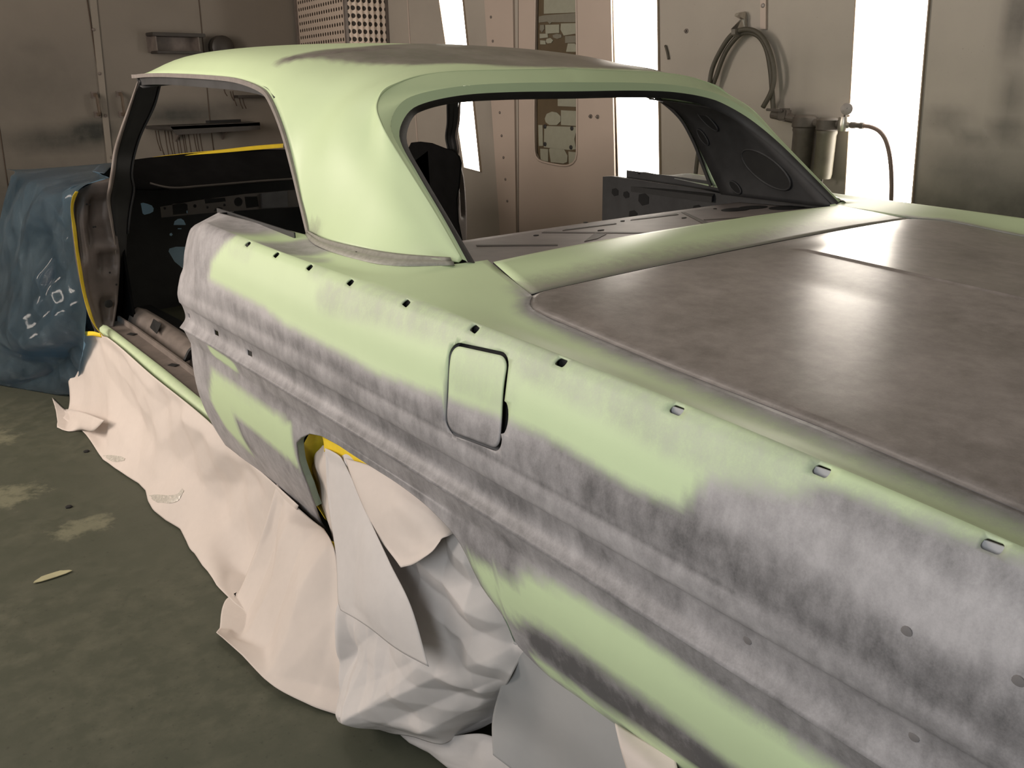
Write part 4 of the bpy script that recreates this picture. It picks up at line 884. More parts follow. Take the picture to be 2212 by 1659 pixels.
# dash: top pad and face
cl = both([(0, 2.90, 1.008), (.25, 2.89, 1.0), (.5, 2.82, .99), (.66, 2.62, .98), (.715, 2.42, .975)], 30)
lp = both([(0, 2.55, .885), (.30, 2.545, .883), (.42, 2.55, .885), (.50, 2.60, .91), (.56, 2.60, .945)], 30)
dtop = [[a.lerp(b2, s)+Vector((0, 0, -.05*math.sin(math.pi*min(1, s*1.02)))) for a, b2 in zip(cl, lp)] for s in [k/10 for k in range(11)]]
da = grid('dash_top', dtop, M_dashtop, car)
tube('dash_lip', lp[4:-4], .0055, M_dashface, da, n=60, seg=8, raw=True)
grid('cowl_panel', [[p+Vector((0, 0, -.003)) for p in cl[6:-6]], [p+Vector((0, .10, -.04)) for p in cl[6:-6]]], M_inner, car, thick=.003)
bm = bmesh.new(); YD = 2.56
dfo = [(p[0], p[2]) for p in [(-.4729,2.56,.8064),(-.473,2.56,.7602),(-.3476,2.56,.7606),(-.2841,2.56,.7609),(-.0862,2.56,.7575),(.1724,2.56,.7497),(.3221,2.56,.7433),(.3294,2.56,.8304),(.1799,2.56,.8305),(-.0782,2.56,.8311),(-.2979,2.56,.8218)]]
dh = [[(-.4196,2.56,.8118),(-.411,2.56,.8151),(-.3619,2.56,.8129),(-.3524,2.56,.806),(-.3551,2.56,.7674),(-.4213,2.56,.7675)],[(-.2743,2.56,.8239),(-.1772,2.56,.8222),(-.1747,2.56,.8053),(-.2704,2.56,.803)],[(-.0841,2.56,.8189),(-.0205,2.56,.8159),(-.0163,2.56,.7684),(-.0808,2.56,.7655)],[(-.2384,2.56,.765),(-.2305,2.56,.7768),(-.2123,2.56,.7835),(-.1955,2.56,.7778),(-.1882,2.56,.7646)],[(.2277,2.56,.8159),(.3029,2.56,.8168),(.2991,2.56,.7723),(.2238,2.56,.7719)]]
rd = [(-.1156,2.56,.7982),(-.32,2.56,.797),(-.4538,2.56,.7987),(-.2639,2.56,.786),(-.1832,2.56,.7893)]
E_ = []; vo = [bm.verts.new((x, YD, z)) for x, z in dfo]; E_ += [bm.edges.new((vo[i], vo[(i+1) % len(vo)])) for i in range(len(vo))]
for h in dh:
    vh = [bm.verts.new((p[0], YD, p[2])) for p in h]; E_ += [bm.edges.new((vh[i], vh[(i+1) % len(vh)])) for i in range(len(vh))]
for k, c_ in enumerate(rd):
    r_ = (.021, .008, .006, .006, .006)[k]; vh = [bm.verts.new((c_[0]+r_*math.cos(a*math.pi/8), YD, c_[2]+r_*math.sin(a*math.pi/8))) for a in range(16)]; E_ += [bm.edges.new((vh[i], vh[(i+1) % 16])) for i in range(16)]
bmesh.ops.triangle_fill(bm, use_beauty=True, edges=E_)
me = bpy.data.meshes.new('instrument_panel'); bm.to_mesh(me); bm.free(); me.materials.append(M_dashface)
ip = bpy.data.objects.new('instrument_panel', me); COL.objects.link(ip); ip.parent = car; s_ = ip.modifiers.new('s', 'SOLIDIFY'); s_.thickness = .004
q = [(-.0077,2.54,.8294),(.1265,2.54,.8319),(.1262,2.54,.7535),(-.0104,2.54,.7591)]
prism('glove_box_door', [(p[0], 2.545, p[2]) for p in q], (0, 1, 0), .012, M_inner, ip, bev=.003)
False and tube('dash_brace', [(-.70, 2.62, .60), (-.2, 2.64, .585), (.3, 2.64, .585), (.70, 2.62, .60)], .014, M_dark, ip, seg=8)
# ---- package shelf with its pressings and speaker holes
shelf = grid('package_shelf', [[Vector((x, y, .930-.012*(y-.05)/.4-.004*(abs(x)/.8)**2)) for x in [-.80+1.60*i/40 for i in range(41)]] for y in [.03+.41*j/12 for j in range(13)]], M_shelf, car, thick=.004, out=(0, 0, 1))
def zs_(x, y): return .930-.012*(y-.05)/.4-.004*(abs(x)/.8)**2
def dec(name, poly, mat, h=.0012):
    P = [on_ for on_ in poly]; return prism(name, [(p[0], p[1], zs_(p[0], p[1])+.0004) for p in P], (0, 0, 1), h, mat, shelf)
M_groove = plain('shelf_groove', (.085, .07, .062), .6, var=.3)
for poly in [[(-.1936,.3818,.929),(-.178,.3896,.929),(.0173,.1372,.929),(-.0022,.1237,.929)],[(-.1292,.3676,.929),(-.1054,.3799,.929),(.0804,.3657,.929),(.0691,.3513,.929)],[(.1536,.3752,.929),(.1791,.3912,.929),(.3714,.3812,.929),(.351,.357,.929)],[(.4071,.3923,.929),(.4156,.3844,.929),(.2387,.1486,.929),(.2173,.1562,.929)],[(.3044,.2246,.929),(.4825,.1406,.929),(.4659,.1292,.929),(.2914,.211,.929)],[(-.4461,.3484,.929),(-.457,.3306,.929),(-.3208,.1809,.929),(-.3071,.1956,.929)],[(-.1093,.2624,.929),(-.1032,.2254,.929),(-.1799,.1842,.929),(-.2344,.1762,.929)]]: dec('pressed_groove', poly, M_groove)
def ell(cx, cy, a, b2, n=20, rot=0): return [(cx+a*math.cos(2*math.pi*k/n)*math.cos(rot)-b2*math.sin(2*math.pi*k/n)*math.sin(rot), cy+a*math.cos(2*math.pi*k/n)*math.sin(rot)+b2*math.sin(2*math.pi*k/n)*math.cos(rot)) for k in range(n)]
q = [(.5739,.3093,.928),(.6626,.3054,.928),(.7225,.2189,.928),(-.2373,.3553,.928),(-.0583,.2898,.928),(.1277,.3825,.928),(.2983,.292,.928),(.5539,.374,.928),(.0341,.4424,.928)]
for k, (a, b2) in enumerate(((.058, .035), (.062, .036), (.075, .045), (.008, .006), (.012, .005), (.008, .005), (.010, .005), (.006, .005), (.008, .005))): dec('speaker_hole' if k < 3 else 'small_hole', ell(q[k][0], q[k][1], a, b2), M_black, .0016)
prism('shelf_front_lip', [(-.78, .44, .916), (.78, .44, .916), (.78, .44, .90), (-.78, .44, .90)], (0, 1, 0), .004, M_shelf, shelf)
# ---- inner side structure: quarter inner panels and inner sail panels
for sx in (1, -1):
    def H(x, y, z): return Vector((x*sx, y, z))
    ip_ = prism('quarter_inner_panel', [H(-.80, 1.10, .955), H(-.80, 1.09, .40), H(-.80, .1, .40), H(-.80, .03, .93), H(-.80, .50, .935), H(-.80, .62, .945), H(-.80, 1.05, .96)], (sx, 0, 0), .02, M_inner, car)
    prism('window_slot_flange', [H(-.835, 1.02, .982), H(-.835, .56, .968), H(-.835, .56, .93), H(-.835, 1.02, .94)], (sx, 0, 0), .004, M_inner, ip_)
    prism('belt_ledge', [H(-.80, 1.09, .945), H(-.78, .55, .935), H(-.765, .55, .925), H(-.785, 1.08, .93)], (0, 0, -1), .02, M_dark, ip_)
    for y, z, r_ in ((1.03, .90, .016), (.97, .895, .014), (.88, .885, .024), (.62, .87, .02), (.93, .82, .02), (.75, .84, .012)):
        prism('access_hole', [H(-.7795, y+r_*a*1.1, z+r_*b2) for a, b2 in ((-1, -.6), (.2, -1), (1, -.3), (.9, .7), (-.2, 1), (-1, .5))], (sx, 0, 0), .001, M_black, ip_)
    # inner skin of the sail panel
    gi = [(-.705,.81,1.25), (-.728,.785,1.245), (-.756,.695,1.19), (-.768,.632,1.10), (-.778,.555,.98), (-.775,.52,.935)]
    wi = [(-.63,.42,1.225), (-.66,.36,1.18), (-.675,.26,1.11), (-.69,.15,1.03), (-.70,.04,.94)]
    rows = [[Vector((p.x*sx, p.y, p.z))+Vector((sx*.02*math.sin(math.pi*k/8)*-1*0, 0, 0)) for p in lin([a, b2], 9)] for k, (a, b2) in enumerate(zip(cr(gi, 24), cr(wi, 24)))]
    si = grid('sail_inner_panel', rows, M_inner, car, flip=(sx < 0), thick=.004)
    def onp(s, t, off=.004):
        a = cr(gi, 24)[int(s*23)]; b2 = cr(wi, 24)[int(s*23)]; p = a.lerp(b2, t); return Vector(((p.x+off)*sx, p.y, p.z))
    for s0, t0, ra, rb in ((.28, .42, .030, .048), (.50, .14, .020, .032), (.93, .20, .022, .026), (.72, .66, .085, .085)):
        c_ = onp(s0, t0); u_ = (onp(s0, min(1, t0+.2))-c_).normalized(); w_ = (onp(min(1, s0+.2), t0)-c_).normalized()
        ring = [c_+u_*ra*math.cos(2*math.pi*k/22)+w_*rb*math.sin(2*math.pi*k/22) for k in range(22)]
        prism('pressed_hole', ring, (sx, 0, 0), .001, M_black if ra < .05 else M_dark, si)
        tube('hole_edge', ring+[ring[0]], .003 if ra < .05 else .004, M_inner, si, n=46, seg=6, cap=False)
# roof bow seen below the headliner line
for y in (1.2, 1.6): tube('roof_bow', [(-.60, y, 1.345), (-.3, y, 1.395), (0, y, 1.40), (.3, y, 1.395), (.60, y, 1.345)], .5, M_dark, car, n=30, sec=[(-.04, -.012), (.04, -.012), (.04, .012), (-.04, .012)], up=(0, 0, 1))
# ---- front clip under the film (only its outline carries the sheet) and the four wheels under the paper
for sx in (1, -1):
    fc = [[Vector((x*sx, y, z)) for x, z in ((-.82, .30), (-.85, .60), (-.84, .80), (-.76, .87))] for y in (2.36, 2.7, 3.12)]
    grid('front_fender_apron', fc, M_inner, car, thick=.004)
def wheel(x, y, sx):
    t = lathe('tire', [(.20, -.085), (.29, -.095), (.325, -.08), (.335, -.04), (.335, .04), (.325, .08), (.29, .095), (.20, .085)], (x, y, .336), (1, 0, 0), M_rubber, car, 40)
    lathe('rim', [(.001, -.02), (.09, -.03), (.12, .0), (.17, .01), (.20, .06), (.205, .08)], (x, y, .336), (-sx, 0, 0), M_inner, t, 30)
for x, y in ((-.77, .03), (.77, .03), (-.77, 3.0), (.77, 3.0)): wheel(x, y, 1 if x < 0 else -1)
for x in (-.5, .5): box('frame_rail', (x, .9, .25), (.08, 4.4, .10), M_dark, car)
unparent_shift(car)
# ================================================================ MASKING
_r = random.Random(7); FD_ = [(Vector((_r.uniform(-.3, .3), math.cos(t_), math.sin(t_))), fq, _r.random()*9) for t_, fq in ((.5, 2.6), (1.35, 3.3), (2.2, 3.0), (2.9, 4.6), (.95, 6.5), (1.8, 7.5), (2.6, 8.5))]
def crump(p, amp, sc=1.0, seed=0):
    """creased paper: straight folds in several directions, each fading in and out, over a soft billow"""
    q = Vector(p)*sc+Vector((seed*3.1, seed*1.7, seed*.9)); h = amp*.8*noise.noise(q*2.2)
    for k, (d, fq, o_) in enumerate(FD_):
        w = noise.noise(q*1.3+Vector((k*4.1, 2, 7))); s_ = q.dot(d)*fq+o_+.30*noise.noise(q*1.6+Vector((1, k*3.3, 4)))
        h += amp*11/fq*abs(s_ % 1-.5)*2*max(0, min(1, w*2.2+.35))*.5
    return h-amp*1.4
def sheet(name, ctrl, mat, nu=70, nv=70, amp=.008, sc=1.0, seed=0, hold=.06, thick=.0009, top=True, axis=(-1, 0, 0), floorclamp=True, smooth=True, edge=.0):
    """paper or film hung over a net of control points (rows top to bottom); the top row is the taped edge"""
    A = [cr(r, nu) for r in ctrl]; colsn = [cr([A[k][i] for k in range(len(A))], nv) for i in range(nu)]
    rows = []
    for j in range(nv):
        row = []
        for i in range(nu):
            p = colsn[i][j].copy(); f = sm(0, hold, j/(nv-1)) if top else 1
            if edge: f *= (sm(0, edge, min(i, nu-1-i)/(nu-1)+.002)*.9+.1)*(sm(0, .09, 1-j/(nv-1)+.002)*.85+.15)
            a = Vector(axis); p += a*crump(p, amp, sc, seed)*f
            if floorclamp: p.z = max(p.z, .004)
            row.append(p)
        rows.append(row)
    o = grid(name, rows, mat, None, smooth=False, thick=thick, offset=0)
    if smooth:
        o.data.shade_smooth()
        try: o.data.set_sharp_from_angle(angle=math.radians(40))
        except Exception: pass
    return o
def g3(*rows): return [[Vector(p) for p in r] for r in rows]
s1 = sheet('masking_paper', g3(
 [(-.905,2.3667,.3498),(-.9067,2.076,.4054),(-.9083,1.5563,.3732),(-.91,1.0979,.3505),(-.9117,.853,.3168),(-.9133,.6477,.3011),(-.915,.5017,.2888)],
 [(-.93,2.5622,.1528),(-.93,2.1448,.1584),(-.93,1.6946,.1641),(-.93,1.233,.1498),(-.93,.9796,.1072),(-.93,.7857,.0683),(-.93,.6575,.0605)],
 [(-.975,2.515,.039),(-.9758,2.1255,.0289),(-.9767,1.7429,.0666),(-.9775,1.2597,.0735),(-.9783,.9647,.0523),(-.9792,.7632,.0027),(-.98,.6158,-.0087)],
 [(-1.0527,2.4087,.005),(-1.03,2.2057,.005),(-1.0262,1.7683,.005),(-1.0204,1.2602,.005),(-1.0381,.9278,.005),(-1.0566,.6472,.005),(-1.0542,.4959,.005)]), M_paper, 110, 60, .016, .8, 1, hold=.12)
tag(s1, 'long pinkish white masking paper hanging from the door sill to the floor', 'masking paper', 'masking paper sheets around the rear wheel')
s1b = sheet('masking_paper', g3([(-1,2.7163,-.0626),(-1,2.4241,.0306),(-1,2.1618,.087),(-1,1.9014,.1338)], [(-1.015,2.6279,-.0901),(-1.015,2.3833,.0028),(-1.015,2.16,.0483),(-1.015,1.9978,.068)], [(-1.0719,2.3117,.004),(-1.0533,2.2358,.004),(-1.0209,2.2142,.004),(-.9926,2.2029,.004)]), M_paper, 24, 14, .004, 1.5, 3, hold=.3)
tag(s1b, 'small folded corner flap of white paper at the front end on the floor', 'masking paper', 'masking paper sheets around the rear wheel')
s2 = sheet('masking_paper', g3(
 [(-.91,.6329,.3),(-.91,.5464,.2794),(-.91,.4574,.2703),(-.91,.3812,.2685)],
 [(-.965,.6326,.176),(-.975,.48,.2159),(-.965,.3562,.2517),(-.95,.2577,.282)],
 [(-1.01,.671,.0351),(-1.035,.4067,.1476),(-1.02,.2672,.2008),(-.985,.1822,.2268)],
 [(-1.08,.6499,-.0409),(-1.1,.3308,.078),(-1.07,.1986,.1095),(-1.03,.1088,.1393)],
 [(-1.1672,.4898,.03),(-1.1469,.221,.02),(-1.1127,.1164,.012),(-1.0675,.0356,.004)]), M_paper, 80, 90, .020, 1.0, 5, hold=.08, edge=.07)
tag(s2, 'bright white masking paper with a pointed lower corner hanging in front of the wheel arch', 'masking paper', 'masking paper sheets around the rear wheel')
s3 = sheet('masking_paper', g3(
 [(-.955,.1598,.5874),(-.955,.0395,.5843),(-.955,-.0706,.5866),(-.955,-.1779,.5768),(-.955,-.262,.553),(-.95,-.3016,.5166),(-.945,-.3593,.4521),(-.93,-.4164,.3707)],
 [(-.985,.1408,.4842),(-.985,.0189,.4872),(-.985,-.0663,.4797),(-.985,-.1534,.4658),(-.985,-.2198,.446),(-.98,-.269,.4184),(-.97,-.3436,.3934),(-.93,-.3851,.3245)],
 [(-1,.1423,.3098),(-1.01,.0123,.339),(-1.01,-.0848,.3472),(-1,-.1588,.3427),(-.99,-.2203,.3286),(-.98,-.2789,.3145),(-.97,-.3418,.3145),(-.95,-.3828,.2984)],
 [(-1.03,.0911,.196),(-1.04,-.0245,.2268),(-1.04,-.1134,.2419),(-1.03,-.1963,.2513),(-1.01,-.2437,.2478),(-.99,-.2893,.2437),(-.96,-.3133,.222),(-.93,-.3314,.2174)],
 [(-1.035,.0629,.1191),(-1.05,-.0178,.1025),(-1.05,-.0804,.0942),(-1.03,-.1537,.1122),(-1.01,-.2217,.1277),(-.98,-.2495,.1345),(-.94,-.2638,.1274),(-.91,-.2876,.1428)],
 [(-1.03,.0506,-.0158),(-1.03,-.001,-.0041),(-1.03,-.0681,.0197),(-1.02,-.1509,.0539),(-1,-.2232,.0699),(-.96,-.2277,.0706),(-.92,-.2442,.0761),(-.9,-.2688,.1001)]), M_paperG, 170, 170, .020, 1.7, 9, hold=.10, edge=.07)
tag(s3, 'large crumpled greyish masking paper filling the rear wheel opening', 'masking paper', 'masking paper sheets around the rear wheel')
s4 = sheet('masking_paper', g3(
 [(-.972,.2204,.5535),(-.975,.1857,.559),(-.978,.1426,.561),(-.98,.1228,.5534)],
 [(-1,.172,.4555),(-1.01,.088,.4796),(-1.015,.0224,.4907),(-1.01,-.009,.496)],
 [(-1.035,.0859,.3704),(-1.045,-.0102,.416),(-1.045,-.0827,.4425),(-1.035,-.1281,.4487)],
 [(-1.06,.0432,.2898),(-1.07,-.0793,.3486),(-1.065,-.1658,.384),(-1.05,-.2186,.4037)],
 [(-1.065,.0262,.2804),(-1.07,-.1,.3037),(-1.07,-.2014,.3093),(-1.06,-.2829,.3149)]), M_paperG, 50, 80, .008, .8, 12, hold=.1, edge=.07)
tag(s4, 'long narrow triangular paper flap hanging in front of the other sheets, tip pointing down right', 'masking paper', 'masking paper sheets around the rear wheel')
s5 = sheet('masking_paper', g3(
 [(-.978,.123,.5633),(-.975,.0164,.5796),(-.975,-.0762,.5799),(-.975,-.1761,.5684),(-.972,-.2494,.538)],
 [(-1,.0355,.517),(-1,-.0626,.5434),(-1,-.1356,.5516),(-.995,-.1958,.545),(-.985,-.2503,.5374)],
 [(-1.015,-.0492,.473),(-1.015,-.122,.493),(-1.01,-.1701,.5064),(-1.005,-.2161,.5238),(-.995,-.2456,.5344)],
 [(-1.03,-.1585,.4495),(-1.025,-.1893,.4672),(-1.02,-.2211,.4937),(-1.01,-.2368,.5109),(-1,-.2452,.5295)]), M_paper, 50, 50, .005, 1.0, 15, hold=.15, edge=.07)
tag(s5, 'light triangular paper piece taped under the rear half of the arch edge', 'masking paper', 'masking paper sheets around the rear wheel')
s6 = sheet('masking_paper', g3(
 [(-.935,-.372,.3588),(-.925,-.4107,.3509),(-.915,-.4543,.3415),(-.915,-.5343,.3407),(-.915,-.6239,.3361),(-.915,-.7151,.3335)],
 [(-.95,-.3522,.2605),(-.94,-.3901,.2577),(-.93,-.4415,.2538),(-.93,-.5184,.2535),(-.93,-.6007,.2509),(-.93,-.6815,.252)],
 [(-.95,-.3259,.1613),(-.94,-.3764,.1671),(-.93,-.4297,.1652),(-.93,-.503,.164),(-.93,-.5827,.1611),(-.93,-.6567,.1584)],
 [(-.97,-.3525,.1153),(-.96,-.3996,.1045),(-.95,-.4399,.09),(-.94,-.4914,.069),(-.94,-.5621,.0714),(-.94,-.6283,.0737)]), M_paperD, 60, 60, .003, .5, 18, hold=.1)
tag(s6, 'smooth flat grey paper below the body behind the wheel opening', 'masking paper', 'masking paper sheets around the rear wheel')
s7 = sheet('masking_paper', g3(
 [(-.935,-.6204,.3384),(-.925,-.658,.3321),(-.925,-.7365,.3409)],
 [(-.955,-.6573,.3131),(-.955,-.7091,.3223),(-.955,-.7801,.3217)],
 [(-.965,-.7087,.2398),(-.965,-.7663,.2662),(-.965,-.8389,.3058)]), M_paper, 20, 30, .002, .5, 20)
tag(s7, 'bright white pointed strip of paper at the bottom picture edge beside the flat grey sheet', 'masking paper', 'masking paper sheets around the rear wheel')
s8 = sheet('masking_paper', g3(
 [(-1.01,.0841,-.031),(-1,-.0476,.0116),(-.98,-.1916,.0582),(-.95,-.2907,.1117),(-.93,-.3369,.1143)],
 [(-1.01,.0565,-.0516),(-1.01,-.0985,.0117),(-1,-.2103,.0363),(-.97,-.3005,.069),(-.94,-.3893,.0908)],
 [(-1.0463,-.0021,.02),(-1.0066,-.1108,.012),(-.9855,-.2203,.006),(-.9675,-.3668,.004),(-.9317,-.4834,.004)]), M_paperG, 60, 40, .010, 1.2, 22, hold=.1)
tag(s8, 'low grey-white paper strip touching the floor below the crumpled sheets', 'masking paper', 'masking paper sheets around the rear wheel')
s9 = sheet('masking_paper', g3(
 [(-.93,.3131,.519),(-.935,.2874,.5286),(-.94,.2604,.5352)], [(-.91,.4203,.4208),(-.93,.3381,.457),(-.945,.2585,.4862)], [(-.9,.4107,.3777),(-.92,.3416,.4086),(-.94,.266,.4383)],
 [(-.89,.4242,.319),(-.91,.3597,.3499),(-.94,.2554,.3931)], [(-.885,.4084,.2656),(-.9,.3641,.2885),(-.93,.269,.3308)], [(-.88,.3944,.1978),(-.9,.3408,.2281),(-.92,.2796,.2554)]), M_paper, 24, 50, .004, 2.0, 25, hold=.02)
tag(s9, 'narrow crumpled white paper inside the front of the wheel opening beside the yellow tape', 'masking paper', 'masking paper sheets around the rear wheel')
# tape
def tape(rows, label, mat=M_tape, amp=.0015, nu=30, nv=8, th=.0006, sd=2):
    o = sheet('masking_tape', g3(*rows), mat, nu, nv, amp, 2, sd, hold=.01, thick=th, floorclamp=False)
    tag(o, label, 'tape', 'yellow masking tape strips'); return o
tape([[(-.968,.2406,.5778),(-.968,.1655,.5796),(-.968,.0913,.5772),(-.968,.0161,.5735)], [(-.967,.2372,.5577),(-.967,.1818,.5601),(-.967,.1293,.558),(-.967,.0395,.5684)], [(-.966,.238,.5373),(-.966,.191,.5504),(-.966,.1361,.5491),(-.966,.0598,.5622)]],
     'yellow tape along the top rear edge of the wheel opening, above the crumpled paper')
tape([[(-.955,.3249,.5519),(-.955,.3672,.5017),(-.955,.3812,.4617),(-.948,.3914,.4274),(-.93,.4057,.3665),(-.912,.4059,.3268),(-.895,.4015,.2847)],
      [(-.93,.3339,.5402),(-.92,.3687,.4951),(-.91,.4103,.4389),(-.9,.4264,.3971),(-.89,.4391,.3454),(-.88,.4424,.305),(-.87,.4371,.2555)],
      [(-.93,.3022,.5476),(-.9,.3572,.4872),(-.88,.4115,.4298),(-.87,.4377,.3778),(-.865,.4538,.3322),(-.86,.4593,.2921),(-.86,.4477,.2413)]],
     'broad yellow tape lining the front inside of the wheel opening', M_tapeD, nu=50, nv=20)
tape([[(-.93,.3148,.2715),(-.925,.2923,.2742)], [(-.94,.2913,.264),(-.93,.2836,.2574)]], 'small yellow tape scrap at the lower front corner of the wheel opening')
tape([[(-.937,2.034,.9528),(-.947,2.0498,.9311),(-.947,2.0987,.8788),(-.947,2.1146,.8015),(-.947,2.1276,.6968),(-.942,2.1462,.5699),(-.937,2.1366,.4898),(-.932,2.1004,.4469),(-.922,2.0426,.4134)],
      [(-.927,2.0322,.9505),(-.932,2.0896,.9099),(-.932,2.1251,.8698),(-.932,2.131,.798),(-.932,2.1435,.6927),(-.927,2.1591,.5798),(-.922,2.1491,.4995),(-.917,2.1344,.4374),(-.907,2.0768,.4016)]],
     'long curved yellow tape edging the blue film beside the door opening', nu=60, nv=4)
tape([[(-.93,2.2753,.3849),(-.92,2.1711,.4046),(-.91,2.1225,.4055)], [(-.93,2.2447,.3723),(-.92,2.1744,.3871),(-.905,2.1191,.3886)]], 'short bright yellow tape joining the white paper to the blue film at the sill front', nu=16, nv=4)
tape([[(-.4254,2.905,.985),(-.3394,2.905,.995),(-.2073,2.905,1.0031),(-.0235,2.905,1.0115),(.1457,2.905,1.0214),(.3017,2.905,1.0258)], [(-.4321,2.885,.9844),(-.3364,2.885,.9896),(-.216,2.885,.9939),(-.0335,2.885,.9976),(.1345,2.885,1.0027),(.29,2.885,1.0067)]], 'yellow tape strip across the base of the windshield opening', nu=40, nv=4, amp=.0005)
# clear tape patches with dirt on the long sheet
M_clear = plain('clear_tape_dirty', (.50, .47, .42), .25, var=.5, scale=120)
for i, (r1, r2, r3) in enumerate([([(-1.002,1.4728,-.0139),(-1.002,1.3772,.0248),(-1.002,1.2704,.061),(-1.002,1.1661,.1059),(-1.002,1.1197,.1401)],[(-1.002,1.4383,-.0184),(-1.002,1.358,.0184),(-1.002,1.2767,.0438),(-1.002,1.1712,.0913),(-1.002,1.1054,.1375)],[(-1.002,1.391,-.0109),(-1.002,1.3305,.0119),(-1.002,1.2679,.0339),(-1.002,1.1763,.0766),(-1.002,1.1332,.1117)]),([(-1.002,1.9993,-.0394),(-1.002,1.8766,.0027),(-1.002,1.7405,.0419)],[(-1.002,1.9387,-.0329),(-1.002,1.8333,.0021),(-1.002,1.696,.0494)],[(-1.002,1.8787,-.0243),(-1.002,1.8151,-.0049),(-1.002,1.7129,.0348)])]):
    from mathutils.bvhtree import BVHTree
    bv = BVHTree.FromPolygons([v.co.copy() for v in s1.data.vertices], [tuple(p.vertices) for p in s1.data.polygons])
    rr_ = []
    for r in (r1, r2, r3):
        row = []
        for p in cr(r, 22):
            d_ = (p-Vector((-1.7963, -1.3952, 1.3005))).normalized(); h_ = bv.ray_cast(p-d_*.4, d_)[0]
            row.append((h_ if h_ else p)-d_*(.0025+.0015*noise.noise(p*160)))
        rr_.append(row)
    o = grid('clear_tape', rr_, M_clear, None, smooth=False, thick=.0004, offset=0)
    tag(o, ['larger crinkled clear tape patch on the lower edge of the long white paper', 'smaller crinkled clear tape patch near the front end of the long white paper'][i], 'tape', 'clear tape patches')
# blue plastic film over the front of the car
fcov = g3(
 [(.85,3.0,.93),(.3,2.98,.93),(-.3,2.97,.93),(-.60,2.66,.982),(-.735,2.38,.978)],
 [(.85,3.25,.95),(.3,3.15,.955),(-.3,3.05,.965),(-.62,2.75,.988),(-.765,2.42,.985)],
 [(-.7277,3.7,.9087),(-.7211,3.35,.9308),(-.7046,3,.9562),(-.7116,2.6,.9423),(-.7172,2.38,.9602)],
 [(-.9,3.1642,.9332),(-.905,2.7729,.924),(-.905,2.4575,.9065),(-.9,2.1924,.9504),(-.79,2.2527,.9671)],
 [(-.98,3.0335,.8399),(-.96,2.7012,.8489),(-.93,2.4357,.8889),(-.925,2.242,.9142),(-.905,2.1293,.9441)],
 [(-1.04,3.0738,.6583),(-1.02,2.7142,.6816),(-.97,2.5324,.7086),(-.94,2.3578,.7903),(-.922,2.182,.8683)],
 [(-1.08,3.2197,.4301),(-1.08,2.6731,.4815),(-1.03,2.4495,.5127),(-.96,2.4094,.5844),(-.922,2.2381,.6781)],
 [(-1.12,3.3224,.148),(-1.13,2.693,.2661),(-1.07,2.452,.3176),(-1,2.3216,.4183),(-.92,2.2179,.5085)],
 [(-1.1892,3.0968,.1),(-1.1244,2.9487,.1),(-1.0378,2.8286,.1),(-.9527,2.7227,.14),(-.94,2.2402,.3713)],
 [(-1.2258,3.1985,.004),(-1.1376,3.0595,.004),(-1.0561,2.9023,.004),(-.9772,2.75,.004),(-.9238,2.6354,.02)])
film = sheet('plastic_cover', fcov, M_film, 150, 190, .014, 1.5, 40, hold=.25, thick=.0008, axis=(-1, -.35, .25), edge=.06)
tag(film, 'translucent blue plastic cover draped over the front of the car down to the floor', 'plastic sheet')
# the part of the film behind the firewall, seen through its openings
fb = sheet('plastic_cover', g3([(-.70,3.0,.90),(0,3.0,.91),(.70,3.0,.90)], [(-.70,3.03,.6),(0,3.03,.6),(.70,3.03,.6)], [(-.70,3.03,.25),(0,3.03,.25),(.70,3.03,.25)]), M_filmlit, 40, 30, .01, 1, 44, floorclamp=False, hold=.01, axis=(0, -1, 0))
tag(fb, 'pale blue film hanging behind the firewall, seen through its holes', 'plastic sheet')
# ================================================================ THINGS ON THE RIGHT WALL
M_hose = plain('grey_rubber_hose', (.065, .058, .042), .6, var=.25, scale=50)
M_hoseR = plain('brown_rubber_hose', (.17, .12, .10), .6, var=.2, scale=50)
M_filt = plain('sooty_filter_metal', (.075, .063, .052), .6, metal=0, var=.5, scale=25)
M_bowl = plain('filter_bowl', (.12, .11, .08), .5, metal=0, var=.5, scale=14)
M_chrome = plain('worn_chrome', (.5, .47, .42), .3, metal=.8, var=.3, scale=60)
q = [(1.93,1.3391,1.6191),(1.93,1.3132,1.6216),(1.93,1.3026,1.5928),(1.93,1.2945,1.5357),(1.93,1.3172,1.5265)]
hk = prism('hose_hook', [(2.0, q[0][1]+.012, q[2][2]+.02), (1.985, q[0][1]+.012, q[0][2]+.01), (1.93, q[0][1]+.01, q[0][2]), (1.925, q[0][1]+.01, q[0][2]-.012), (1.965, q[0][1], q[2][2]), (1.975, q[0][1], q[3][2]), (1.93, q[0][1], q[3][2]-.02), (1.90, q[0][1], q[3][2]-.01), (1.895, q[0][1], q[3][2]+.012), (1.91, q[0][1], q[3][2]+.012), (1.935, q[0][1], q[3][2]-.002), (1.998, q[0][1], q[3][2]+.005)], (0, 1, 0), .022, M_chrome, None, bev=.001)
tag(hk, 'bent pale metal hook on the right wall carrying the looped hose', 'hook')
hs = tube('air_hose', [(1.925,1.5482,.8161),(1.925,1.5361,.9682),(1.925,1.4956,1.2613),(1.925,1.4819,1.3698),(1.925,1.4389,1.454),(1.925,1.3796,1.5228),(1.925,1.3153,1.5446),(1.925,1.2442,1.5333),(1.925,1.1891,1.4908),(1.925,1.14,1.4048),(1.925,1.1215,1.3234),(1.925,1.1326,1.262),(1.925,1.1691,1.1953)], .0115, M_hose, None, n=120, seg=12)
tag(hs, 'dark rubber hose loop with one end hanging down behind the roof, outer turn', 'hose', 'hose loops on the hook')
